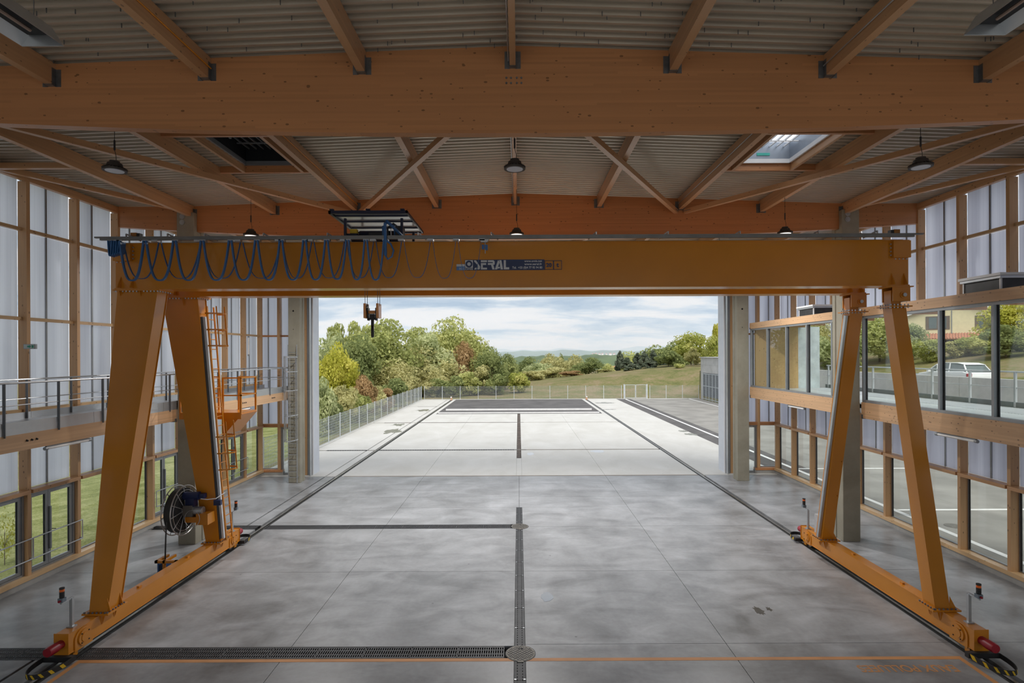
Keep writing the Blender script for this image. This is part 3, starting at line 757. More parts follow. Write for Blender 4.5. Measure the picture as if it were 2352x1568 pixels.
for s in (-1, 1):
    column(s, 9.5, f'{SIDE[s]} concrete column under the nearest roof beam, out at the side')
    column(s, 18.37, f'{SIDE[s]} concrete column standing behind the gantry crane legs')
    column(s, 27.22, f'{SIDE[s]} concrete column beside the open doorway' + (', with the galvanised ladder' if s < 0 else ''))

# ------------------------------------------------------------------ side walls
POSTY = [15.08 + 1.72 * k for k in range(-14, 8)]
FARY = 29.0
winn, doorn = 1, 2
def side_wall(s):
    global winn, doorn
    xi, xo = s * 13.30, s * 13.56
    bx = lambda a, b: sorted((s * a, s * b))
    wall = struct(MB().box(*bx(13.30, 13.62), -9, FARY + .02, 0, 0.16).build(f'wall_{SIDE[s]}', CK))
    wall['label'] = f'{SIDE[s]} hall wall of timber posts, milky panels and clear windows on a concrete kerb'
    MB().box(*bx(13.27, 13.62), -9, FARY, 0.16, 0.28).build('sill_plate', WP, wall)
    tops = [(0.28, 4.06), (4.06, 10.965)] if s < 0 else [(0.28, 4.02), (7.72, 10.965)]
    proto = []
    for z0, z1 in tops:
        o = MB().box(*bx(13.30, 13.54), 0, .11, z0, z1).build('post', WZ, wall); proto.append(o)
    for k, y in enumerate(POSTY):
        for p in proto:
            if k == 0: p.location.y += y; WLOC[p] = WLOC[p] + Vector((0, y, 0))
            else: inst(p, (0, y - POSTY[0], 0), wall)
    for p in proto: inst(p, (0, FARY - .14 - POSTY[0], 0), wall)
    ends = POSTY + [FARY - .14]
    tr = {}
    for k, (a, b) in enumerate(zip(ends[:-1], ends[1:])):
        ya, yb = a + .11, b
        full = abs(b - a - 1.72) < .01
        def rep(key, maker):
            if not full or key not in tr:
                o = maker(ya, yb)
                if full: tr[key] = (o, ya)
                return o
            return inst(tr[key][0], (0, ya - tr[key][1], 0), wall)
        ym = (ya + yb) / 2
        # transoms
        rep('transom_head', lambda c, d: MB().box(*bx(13.22, 13.52), c - .02, d + .02, 2.50, 2.60).build('transom', WY, wall))
        zs = [4.70, 7.20, 9.62] if s < 0 else [9.62]
        for z in zs: rep(f'transom{z}', lambda c, d: MB().box(*bx(13.42, 13.54), c, d, z, z + .09).build('transom', WP, wall))
        cells = [(2.60, 4.06 if s < 0 else 4.02)] + ([(4.06, 4.70), (4.79, 7.20), (7.29, 9.62), (9.71, 11.2)] if s < 0 else [(7.72, 9.62), (9.71, 11.2)])
        for z0, z1 in cells:
            for half in (0, 1):
                def mk(c, d, z0=z0, z1=z1, half=half):
                    mid = (c + d) / 2
                    u, v = (c, mid - .015) if half == 0 else (mid + .015, d)
                    return MB().box(*bx(13.56, 13.585), u, v, z0, z1).build('milky_panel', POLY, wall)
                rep(f'panel{z0}{half}', mk)
            rep(f'mull{z0}', lambda c, d: MB().box(*bx(13.54, 13.60), (c + d) / 2 - .025, (c + d) / 2 + .025, z0, z1).build('mullion', ALU, wall))
        # bottom bay: window or door
        isdoor = s < 0 and round((a - 15.08) / 1.72) in (-1, 0, 3, 6) 
        if isdoor:
            d_ = struct(MB().box(*bx(13.40, 13.50), ya, ya + .07, .28, 2.5).box(*bx(13.40, 13.50), yb - .07, yb, .28, 2.5).box(*bx(13.40, 13.50), ya + .07, yb - .07, 2.43, 2.5).box(*bx(13.40, 13.50), ya + .07, yb - .07, .28, .33).build(f'door_{doorn}', ALU)); doorn += 1
            d_['label'] = f'glazed grey double door in the left wall, {("nearest the camera" if a < 14 else "behind the front crane leg" if a < 17 else "beside the cable reel" if a < 22 else "under the orange platform")}'
            split_ = ya + .07 + (yb - ya - .14) * .42
            for u, v, hd in ((ya + .07, split_, 0), (split_, yb - .07, 1)):
                lf = MB()
                fw = .085
                lf.box(*bx(13.42, 13.48), u + .004, u + fw, .34, 2.42); lf.box(*bx(13.42, 13.48), v - fw, v - .004, .34, 2.42)
                lf.box(*bx(13.42, 13.48), u + fw, v - fw, 2.42 - fw, 2.42); lf.box(*bx(13.42, 13.48), u + fw, v - fw, .34, .34 + fw)
                leaf = lf.build('door_leaf', ALU, d_)
                MB().box(*bx(13.45, 13.46), u + fw, v - fw, .34 + fw, 2.42 - fw).build('pane', GLASS, leaf)
                MB().box(*bx(13.455, 13.475), v - fw - .03, v - fw, .34 + fw, 2.42 - fw).build('gasket', ALUD, leaf)
                if hd:
                    MB().box(*bx(13.36, 13.42), u + .01, u + .05, .75, 1.95).build('bar_cover', ALU, leaf)
                    MB().tube((s * 13.37, u + .06, 1.30), (s * 13.37, u + .20, 1.26), .012, 6).build('handle', ALUD, leaf)
        else:
            wn = MB().box(*bx(13.52, 13.585), ya, ya + .03, .28, 2.5).box(*bx(13.52, 13.585), yb - .03, yb, .28, 2.5).box(*bx(13.52, 13.585), ya + .03, yb - .03, 2.47, 2.5).box(*bx(13.52, 13.585), ya + .03, yb - .03, .28, .31)
            wo = struct(wn.build(f'window_{winn}', ALU)); winn += 1
            MB().box(*bx(13.56, 13.575), ya + .03, yb - .03, .31, 2.47).build('pane', GLASS, wo)
            MB().box(*bx(13.535, 13.56), yb - .065, yb - .03, .31, 2.47).build('gasket', ALUD, wo)
        if isdoor:
            gr = thing('guard_rail', f'galvanised two-bar guard rail before the {("nearest" if a < 14 else "second" if a < 17 else "third" if a < 22 else "farthest")} glazed door in the left wall', 'guard rail', (-13.22, ym, .6), 'guard rails before the left doors')
            for z in (.72, 1.28): MB().tube((-13.23, ya - .02, z), (-13.23, yb + .08, z), .018, 8).build('bar', GALV, gr)
            for yy in (ya - .02, yb + .08): MB().tube((-13.23, yy, .72), (-13.23, yy, 1.28), .015, 8).build('upright', GALV, gr)
            MB().box(-13.30, -13.22, yb + .06, yb + .09, .70, .76).build('bracket', GALV, gr)
    return wall
side_wall(-1); side_wall(1)
for s in (-1, 1):
    k = 0
    for y in POSTY:
        if 12 < y: pass
# back wall behind the camera; its doorway is added to let in front light
wb = struct(MB().box(-13.6, -11.6, -9.2, -9.0, 0, 11.4).box(11.6, 13.6, -9.2, -9.0, 0, 11.4).box(-11.6, 11.6, -9.2, -9.0, 9.9, 11.5).build('wall_back', plain('back_boarding', (.62, .58, .52), .8, var=.1)))
wb['label'] = 'back wall of the hall with an open doorway added for soft front light'
yb_ = struct(MB().box(-60, 60, -70, -9.0, -.35, -.005).build('back_yard', CE)); yb_['label'] = 'pale concrete yard behind the hall'

# ------------------------------------------------------------------ far wall with the doorway
wf = struct(MB().box(-13.62, -12.3, FARY, FARY + .3, 0, .16).box(12.3, 13.62, FARY, FARY + .3, 0, .16).build('wall_far', CK))
wf['label'] = 'far hall wall of timber and milky panels around the open doorway'
for s in (-1, 1):
    bx = lambda a, b: sorted((s * a, s * b))
    MB().box(*bx(12.32, 13.6), FARY - .02, FARY + .28, .16, .28).build('sill_plate', WX, wf)
    for a, b in ((12.42, 12.56), (11.02, 11.14)):
        MB().box(*bx(a, b), FARY, FARY + .26, .28 if a > 12 else 0, 10.6).build('post', WZ, wf)
    MB().box(*bx(11.14, 12.42), FARY - .01, FARY + .2, 2.5, 2.66).build('transom', WX, wf); MB().box(*bx(12.56, 13.56), FARY - .01, FARY + .2, 2.5, 2.66).build('transom', WX, wf)
    for z in (7.2, 9.62):
        for a, b in ((11.14, 12.42), (12.56, 13.56)): MB().box(*bx(a, b), FARY + .1, FARY + .22, z, z + .09).build('transom', WX, wf)
    for a, b in ((11.14, 11.80), (11.84, 12.42), (12.56, 13.10), (13.14, 13.56)):
        for z0, z1 in ((2.66, 7.2), (7.29, 9.62), (9.71, 10.55)): MB().box(*bx(a, b), FARY + .24, FARY + .265, z0, z1).build('milky_panel', POLY, wf)
    for a in (11.80, 13.10): MB().box(*bx(a, a + .04), FARY + .22, FARY + .28, 2.66, 10.55).build('mullion', ALU, wf)
    wn = MB().box(*bx(12.56, 12.59), FARY + .2, FARY + .27, .28, 2.5).box(*bx(13.50, 13.54), FARY + .2, FARY + .27, .28, 2.5).box(*bx(12.59, 13.5), FARY + .2, FARY + .27, 2.46, 2.5).box(*bx(12.59, 13.5), FARY + .2, FARY + .27, .28, .32)
    wo = struct(wn.build(f'window_{winn}', ALU)); winn += 1
    MB().box(*bx(12.59, 13.5), FARY + .23, FARY + .24, .32, 2.46).build('pane', GLASS, wo)
    d_ = MB().box(*bx(11.16, 11.26), FARY + .08, FARY + .16, 0, 2.48).box(*bx(12.30, 12.40), FARY + .08, FARY + .16, 0, 2.48).box(*bx(11.26, 12.30), FARY + .08, FARY + .16, 2.38, 2.48).box(*bx(11.26, 12.30), FARY + .08, FARY + .16, 0.0, .12)
    d_ = struct(d_.build(f'door_{doorn}', ALU)); doorn += 1
    d_['label'] = f'glazed grey side door {SIDE[s]} of the open doorway'
    MB().box(*bx(11.26, 12.30), FARY + .11, FARY + .12, .12, 2.38).build('pane', GLASS, d_)
    MB().box(*bx(11.5, 12.2), FARY + .05, FARY + .08, 2.40, 2.44).build('door_closer', GALV, d_)
hd = MB()
n = 16; X = [-10.75 + 21.5 * i / n for i in range(n + 1)]
MB().box(-10.75, 10.75, FARY, FARY + .3, 9.55, 9.95).build('door_lintel', WX, wf)
MB().box(-13.6, 13.6, FARY + .22, FARY + .26, 9.95, 11.15).build('gable_panel', POLY, wf)
for x in (-8.1, -5.4, -2.7, 0, 2.7, 5.4, 8.1): MB().box(x - .06, x + .06, FARY, FARY + .22, 9.95, 11.15).build('post', WZ, wf)
d1 = struct(MB().box(-10.99, -10.86, FARY + .0, FARY + .12, 0, 9.55).box(10.86, 10.99, FARY + .0, FARY + .12, 0, 9.55).build('door_1', ALU)); d1['label'] = 'tall wide open doorway to the yard with grey tracks'
for s in (-1, 1):
    bx = lambda a, b: sorted((s * a, s * b))
    for i in range(3): MB().box(*bx(10.76 + .03 * i, 10.775 + .03 * i), FARY - .30 + .1 * i, FARY + .02, 0, 9.5).build('door_track', GALV, d1)
    MB().box(*bx(10.74, 10.80), FARY + .04, FARY + .98, 0, 9.55).build('jamb_panel', WPAN, d1)
    MB().box(*bx(10.70, 10.74), FARY + .02, FARY + .06, 0, 9.55).build('edge_trim', WTRIM, d1)

# ------------------------------------------------------------------ left walkway
wk = thing('walkway', 'galvanised steel walkway with handrails along the left wall', 'walkway', (-12.1, 18, 4.5))
MB().box(-13.0, -11.32, 9.0, 28.4, 4.55, 4.60).build('deck', GALV, wk)
for x0, x1, z0, z1 in ((-11.32, -11.28, 4.46, 4.62), (-11.315, -11.285, 4.62, 4.74), (-12.98, -12.95, 4.50, 4.76)):
    y = 9.0
    while y < 28.3:
        MB().box(x0, x1, y + .004, min(28.4, y + 2.9) - .004, z0, z1).build('toe_plate', GALV, wk); y += 2.9
py_ = [10.75 + 1.45 * k for k in range(13)]
for x, w_ in ((-11.27, .05), (-12.93, .05)):
    p0 = MB().box(x - .032, x + .032, py_[0] - .008, py_[0] + .008, 4.42, 5.6).build('post', DGALV, wk)
    for y in py_[1:] if x > -12 else [q - .45 for q in py_[1:]]: inst(p0, (0, y - py_[0], 0), wk)
    MB().tube((x, 9, 5.62), (x, 28.4, 5.62), .024, 8).build('handrail', GALV, wk)
    MB().tube((x, 9, 5.12), (x, 28.4, 5.12), .014, 8).build('mid_rail', GALV, wk)
for z in (5.62, 5.12): MB().tube((-11.27, 28.4, z), (-12.93, 28.4, z), .02, 8).build('end_rail', GALV, wk)
for a, b in ((9.9, 18.35), (18.99, 27.2)):
    t = thing('walkway_beam', f'laminated beam carrying the left walkway, {"nearer" if a < 15 else "farther"} column bay', 'beam', (-11.39, (a + b) / 2, 4.08), 'walkway beams on the left')
    MB().box(-11.50, -11.28, a, b, 4.08, 4.46).build('timber', WG, t)
    for y, sg in ((a, 1), (b, -1)): MB().box(-11.51, -11.262, y - .01 if sg > 0 else y - .08, y + .08 if sg > 0 else y + .01, 4.05, 4.16).build('shoe', BRACK, t)
    for yy in ([12.9] if a < 15 else [20.2, 22.9, 25.6]):
        m = MB()
        for i in (-1, 0, 1): m.tube((-11.29, yy + .13 * i, 4.30), (-11.25, yy + .13 * i, 4.28), .022, 6)
        m.build('bolt_set', BLACK, t)
for k in range(7):
    y = 11.64 + 1.72 * 1.5 * k
    if y < 28: tag(MB().box(-13.28, -11.51, y, y + .08, 4.36, 4.545).build('walkway_joist', BRACK), f'{ORD[k]} steel cross joist under the left walkway from the near end', 'joist', 'joists under the left walkway')

# ------------------------------------------------------------------ right loggia
for a, b in ((9.9, 18.35), (18.99, 27.2)):
    nm = 'nearer' if a < 15 else 'farther'
    t = thing('loggia_beam', f'broad laminated beam below the right glazing, {nm} column bay', 'beam', (11.46, (a + b) / 2, 4.08), 'loggia beams on the right')
    MB().box(11.280, 11.480, a, b, 4.08, 4.60).build('timber', WG, t)
    for y in (a + .01, b - .09): MB().box(11.270, 11.490, y, y + .08, 4.06, 4.20).build('shoe', BRACK, t)
    t = thing('loggia_beam', f'slender laminated beam above the right glazing, {nm} column bay', 'beam', (11.46, (a + b) / 2, 7.42), 'loggia beams on the right')
    MB().box(11.280, 11.480, a, b, 7.42, 7.70).build('timber', WG, t)
    for y in (a + .01, b - .09): MB().box(11.270, 11.490, y, y + .08, 7.40, 7.48).build('shoe', BRACK, t)
    # glazing
    fr = MB().box(11.310, 11.450, a, b, 4.60, 4.68).box(11.310, 11.450, a, b, 7.34, 7.42).box(11.310, 11.450, a, a + .07, 4.68, 7.34).box(11.310, 11.450, b - .07, b, 4.68, 7.34)
    wo = struct(fr.build(f'window_{winn}', ALU)); winn += 1
    wo['label'] = f'wide grey-framed interior glazing of the right gallery, {nm} column bay'
    ms = [y for y in (11.6, 13.30, 15.0, 16.70, 20.15, 21.9, 23.6, 25.4) if a + .3 < y < b - .3]
    edges = [a + .07] + [q for y in ms for q in (y - .035, y + .035)] + [b - .07]
    for y in ms:
        MB().box(11.310, 11.450, y - .035, y + .035, 4.68, 7.34).build('mullion', ALU, wo)
    for i in range(0, len(edges), 2):
        MB().box(11.390, 11.405, edges[i], edges[i + 1], 4.68, 7.34).build('pane', GLASS, wo)
        MB().box(11.405, 11.430, edges[i + 1] - .04, edges[i + 1], 4.68, 7.34).build('gasket', ALUD, wo)
lg = thing('loggia_deck', 'pale grating deck of the open gallery behind the right glazing', 'deck', (13.2, 18, 4.3))
MB().box(11.50, 13.6, 9, 27.4, 4.20, 4.36).build('slab', CR, lg)
gm = MB().box(11.50, 13.6, 9, 26.98, 4.50, 4.53)
for x in (13.62, 14.1, 14.6, 15.03): gm.box(x, x + .04, 9, 27.3, 4.48, 4.53)
gm.build('grating', plain('pale_grating', (.62, .66, .66), .45, .3, var=.05), lg)
gg = MB()
for i in range(182):
    y = 9.05 + i * .1; gg.box(13.6, 15.05, y, y + .045, 4.50, 4.54)
gg.build('grating_bars', ZINC, lg, kind='stuff')
MB().box(15.08, 15.14, 9, 27.4, 4.36, 4.70).build('edge_plate', plain('dark_edge_plate', (.22, .25, .26), .5, .4), lg)
for y in (10.8, 15.9, 21.1, 26.2):
    MB().box(14.9, 15.06, y, y + .16, 0, 4.5).build('support_post', plain('pale_post', (.66, .69, .70), .5), lg)
    MB().box(13.6, 15.06, y, y + .16, 4.3, 4.5).build('support_arm', GALV, lg)
rl = thing('balcony_rail', 'galvanised balcony railing outside the right glazing', 'railing', (15.1, 18, 4.6))
MB().tube((15.1, 9, 5.62), (15.1, 27.3, 5.62), .026, 8).build('handrail', ZINC, rl)
MB().tube((15.1, 9, 5.14), (15.1, 27.3, 5.14), .014, 8).build('mid_rail', ZINC, rl)
p0 = MB().box(15.06, 15.12, 10.1, 10.16, 4.55, 5.62).build('post', ZINC, rl)
for k in range(1, 11): inst(p0, (0, 1.7 * k, 0), rl)
lc = thing('loggia_roof', 'timber-lined roof slab over the right gallery', 'roof', (12.4, 18, 7.4))
MB().box(11.50, 13.75, 9, 27.4, 7.60, 7.70).build('slab', WTRIM, lc)
for y in [9.4 + 1.72 * k for k in range(11)]: MB().box(11.50, 13.7, y, y + .1, 7.46, 7.60).build('joist', WX, lc)
cw = thing('timber_end_wall', 'pale timber panel wall closing the far end of the right gallery', 'wall panel', (12.4, 27.1, 4.53))
for i, (a, b) in enumerate(((11.50, 12.1), (12.105, 12.95), (12.955, 13.55))): MB().box(a, b, 27.0, 27.15, 4.53, 7.6).build('panel', CLT, cw)
MB().box(13.56, 14.6, 27.02, 27.14, 4.53, 7.5).build('white_panel', plain('pale_cladding', (.55, .63, .66), .5), cw)
for y0, y1, lb in ((13.4, 14.55, 'black-sided unit with pale metal cap above the right glazing, nearer'), (21.9, 23.05, 'black-sided unit with pale metal cap above the right glazing, farther')):
    t = thing('rooftop_unit', lb, 'box', (12.0, y0 + .5, 7.7), 'units on the gallery roof')
    MB().box(11.62, 13.1, y0 + .03, y1 - .03, 7.70, 8.0).build('side_panel', DPLY, t)
    m = MB()
    for x in (11.6, 13.08):
        for y in (y0, y1 - .04): m.box(x, x + .04, y, y + .04, 7.70, 8.0)
    m.build('corner_post', WTRIM, t)
    MB().box(11.56, 13.14, y0 - .04, y1 + .04, 8.0, 8.06).build('lower_cap', GALV, t)
    MB().box(11.53, 13.17, y0 - .07, y1 + .07, 8.065, 8.13).build('upper_cap', WTRIM, t)
# tube lights, exit signs
def tube_light(p, q, label):
    p, q = Vector(p), Vector(q); t = thing('tube_light', label, 'lamp', (p + q) / 2, 'tube lights')
    MB().tube(p, q, .035, 10).build('diffuser', plain('tube_diffuser', (.8, .8, .8), .3) if 'tube_diffuser' not in bpy.data.materials else bpy.data.materials['tube_diffuser'], t)
    d = (q - p).normalized()
    for a in (p, q): MB().tube(a - d * .04, a + d * .04, .042, 10).build('end_cap', ALU, t)
    MB().bar(p + Vector((0, 0, .045)), q + Vector((0, 0, .045)), .05, .02).build('mount', ALU, t)
tube_light((-11.33, 13.35, 4.01), (-11.33, 14.7, 4.01), 'tube light under the left walkway beam, nearest the camera')
tube_light((-11.33, 22.2, 4.01), (-11.33, 23.5, 4.01), 'tube light under the left walkway beam, by the orange platform')
tube_light((11.33, 13.8, 4.01), (11.33, 15.1, 4.01), 'tube light under the broad right beam, nearer')
tube_light((11.33, 22.1, 4.01), (11.33, 23.4, 4.01), 'tube light under the broad right beam, farther')
tube_light((-13.2, 27.26, 6.25), (-13.2, 27.26, 7.15), 'upright tube light on a timber post of the left wall')
def exit_sign(p, label, ax='x'):
    t = thing('exit_sign', label, 'sign', p, 'emergency exit signs')
    x, y, z = p
    MB().box(x - .16, x + .16, y - .03, y + .03, z, z + .13).build('case', ALU, t)
    MB().box(x - .145, x + .145, y - .035, y - .03, z + .012, z + .118).build('face', plain('sign_face', (.45, .52, .50), .4) if 'sign_face' not in bpy.data.materials else bpy.data.materials['sign_face'], t)
    MB().prism([(-.05, -.02), (0, -.02), (0, -.045), (.05, 0), (0, .045), (0, .02), (-.05, .02)], (x, y - .036, z + .065), (1, 0, 0), (0, 0, 1), (0, -.002, 0)).build('arrow', GREENP, t)
    MB().box(x + .07, x + .12, y - .038, y - .036, z + .03, z + .10).build('figure', GREENP, t)
exit_sign((-13.14, 15.0, 6.42), 'small exit sign on a left wall post, nearest the camera')
exit_sign((11.78, 28.96, 2.55), 'small exit sign over the glazed side door at right')
tag(MB().tube((-13.26, 15.12, 4.7), (-13.26, 15.12, 6.42), .010, 6).build('conduit', GALV), 'thin upright conduit below the left exit sign', 'conduit')

# ------------------------------------------------------------------ caged ladder on the left far column
ld = thing('caged_ladder', 'galvanised ladder with a safety cage on the left doorway column', 'ladder', (-10.98, 27.1, 0.05))
ly = 27.08; xa, xb = -11.20, -10.78
for x in (xa, xb): MB().box(x - .012, x + .012, ly - .035, ly + .025, 0.05, 6.75).build('stile', GALV, ld)
r0 = MB().tube((xa, ly, .30), (xb, ly, .30), .014, 6).build('rung', GALV, ld)
for i in range(1, 23): inst(r0, (0, 0, .276 * i), ld)
def hoop_pts(cx, y0, rx, dy, z, n=14):
    return [(cx + rx * math.cos(PI * i / n), y0 - dy * math.sin(PI * i / n), z) for i in range(n + 1)]
for z in (2.15, 3.35, 4.55, 5.45, 6.15): MB().sweep(hoop_pts((xa + xb) / 2, ly - .03, .27, .72, z), .045, .008, (0, 0, 1)).build('cage_hoop', GALV, ld)
for a in (20, 60, 90, 120, 160):
    x = (xa + xb) / 2 + .27 * math.cos(math.radians(a)); y = ly - .03 - .72 * math.sin(math.radians(a))
    MB().box(x - .018, x + .018, y - .004, y + .004, 2.1, 6.2).build('cage_bar', GALV, ld)
for z in (.3, 3.2, 6.2):
    for x in (xa, xb): MB().box(x - .02, x + .02, ly, 27.23, z, z + .04).build('wall_bracket', GALV, ld)

# ------------------------------------------------------------------ gantry crane
cr_ = thing('gantry_crane', 'orange twin-girder gantry crane on floor rails, with two wide and two slim legs', 'crane', (0, 14.64, 0))
GL, GR = -9.80, 9.50
GZ0, GZ1 = 7.84, 8.96
def bolts_row(pts, r, h, par, ax=(0, 0, 1), m=GALV):
    b = MB(); ax = Vector(ax)
    for p in pts: b.tube(Vector(p), Vector(p) + ax * h, r, 6)
    return b.build('bolt_row', m, par, kind='stuff')
for y0 in (13.55, 15.25):
    g_ = MB().box(GL, GR, y0 + .02, y0 + .48, GZ0 + .03, GZ1 - .03); g_.box(GL - .02, GR + .02, y0, y0 + .50, GZ1 - .03, GZ1); g_.box(GL - .02, GR + .02, y0, y0 + .50, GZ0, GZ0 + .03)
    g_ = g_.build('girder', ORANGE, cr_)
    MB().box(GL, GR, y0 + .2, y0 + .26, GZ1, GZ1 + .05).build('trolley_rail', STEEL, g_)
    for sx in (-1, 1):
        xe = GL if sx < 0 else GR
        MB().box(xe - sx * .42 if sx > 0 else xe, xe if sx > 0 else xe + .42, y0 - .08, y0 + .02, 8.52, GZ1 - .03).build('end_box', ORANGE, g_)
        xx = xe - sx * .45
        bolts_row([(xx, y0 - .0, 8.58 + .09 * i) for i in range(4)], .018, .03, g_, (0, -1, 0))
        bolts_row([(xe - sx * (.08 + .09 * i), y0 - .04, 8.50) for i in range(4)], .016, .025, g_, (0, 0, -1))
        for dx in (.12, .42):
            xx = xe - sx * dx
            MB().prism([(0, 0), (.14, 0), (0, .28)], (xx, y0 + .02, GZ0 + .03), (0, -1, 0), (0, 0, 1), (.02, 0, 0)).build('gusset', ORANGE, g_)
for sx in (-1, 1):
    xe = -9.25 if sx < 0 else 8.98
    MB().box(xe, xe + .14, 13.30, 13.44, 9.02, 9.16).build('end_buffer', plain('brown_buffer', (.32, .13, .02), .5) if sx < 0 else bpy.data.materials['brown_buffer'], cr_)
    MB().box(xe + (.14 if sx < 0 else -.07), xe + (.21 if sx < 0 else 0), 13.31, 13.43, 9.03, 9.15).build('buffer_pad', BLACK, cr_)
# end trucks
TY0, TY1 = 11.33, 18.27
for s in (-1, 1):
    x0, x1 = (-9.46, -9.17) if s < 0 else (9.23, 9.52)
    tk = MB().box(x0 + .012, x1 - .012, TY0, TY1, .16, .545); tk.box(x0, x1, TY0, TY1, .545, .56); tk.box(x0, x1, TY0, TY1, .145, .16)
    tk.box(x0 - .005, x1 + .005, TY0 - .015, TY0, .13, .58); tk.box(x0 - .005, x1 + .005, TY1, TY1 + .015, .13, .58)
    tk = tk.build('end_truck', ORANGE, cr_)
    for yc in (11.72, 17.88):
        xin = x1 if s < 0 else x0; ax = 1 if s < 0 else -1
        n = 16
        pl = [(math.cos(PI * i / n) * .24, .12 + math.sin(PI * i / n) * .20) for i in range(n + 1)] + [(-.24, -.1), (.24, -.1)]
        MB().prism(pl, (xin - ax * .012, yc, .22), (0, 1, 0), (0, 0, 1), (ax * .022, 0, 0)).build('bearing_plate', ORANGE, tk)
        MB().lathe([(0, 0), (.165, 0), (.165, .028), (.10, .028), (.10, .04), (0, .04)], (xin + ax * .008, yc, .33), 20, (ax, 0, 0)).build('bearing_cover', ORANGE, tk)
        bolts_row([(xin + ax * .03, yc + .135 * math.cos(a), .33 + .135 * math.sin(a)) for a in [PI / 4 + PI / 2 * i for i in range(4)]], .014, .02, tk, (ax, 0, 0), BLACK)
        MB().lathe([(0, 0), (.16, 0), (.16, .02), (.135, .03), (.135, .11), (.16, .12), (.16, .14), (0, .14)], ((x0 + x1) / 2 - .07, yc, .165), 20, (1, 0, 0)).build('wheel', STEEL, tk)
        MB().box(x0 + .03, x1 + ax * .0 - .03, yc - .25 if yc < 14 else yc + .12, yc - .12 if yc < 14 else yc + .25, .02, .145).build('rail_sweep', ORANGE, tk)
    for sg, ye in ((-1, TY0), (1, TY1)):
        MB().lathe([(0, 0), (.085, 0), (.085, .12), (.095, .13), (.095, .30), (.085, .34), (0, .34)], ((x0 + x1) / 2, ye + sg * .015, .37), 24, (0, sg, 0)).build('buffer', RED, tk, smooth=True)
        # bumper loop
        xm = (x0 + x1) / 2
        MB().box(xm - .33, xm + .30, min(ye, ye + sg * .10), max(ye, ye + sg * .10), .045, .15).build('bumper_mount', BLACK, tk)
        pts = []
        for i in range(17):
            a = PI * i / 16; pts.append((xm + .30 * math.cos(a), ye + sg * (.10 + .62 * math.sin(a) ** .8), .10))
        lp = MB().sweep(pts, .10, .012, (0, 0, 1)).build('bumper_loop', BLACK, tk)
        st = MB()
        for i in range(1, 16, 2):
            p, q = Vector(pts[i]), Vector(pts[i + 1]); mid = (p + q) / 2; d = (q - p).normalized(); nrm = Vector((d.y, -d.x, 0)) * (1 if sg < 0 else -1)
            if nrm.dot(mid - Vector((xm, ye, .1))) < 0: nrm = -nrm
            hl = (q - p).length * .42
            st.prism([(-hl - .02, -.042), (hl * .55 - .02, -.042), (hl + .02, .042), (-hl * .55 + .02, .042)], mid + nrm * .0065, d, (0, 0, 1), nrm * .002)
        st.build('yellow_stripes', YEL, tk, kind='stuff')
    for yy in (13.6, 15.6): MB().box((x0 + x1) / 2 - .03, (x0 + x1) / 2 + .03, yy, yy + .1, .56, .60).build('lifting_lug', ORANGE, tk)
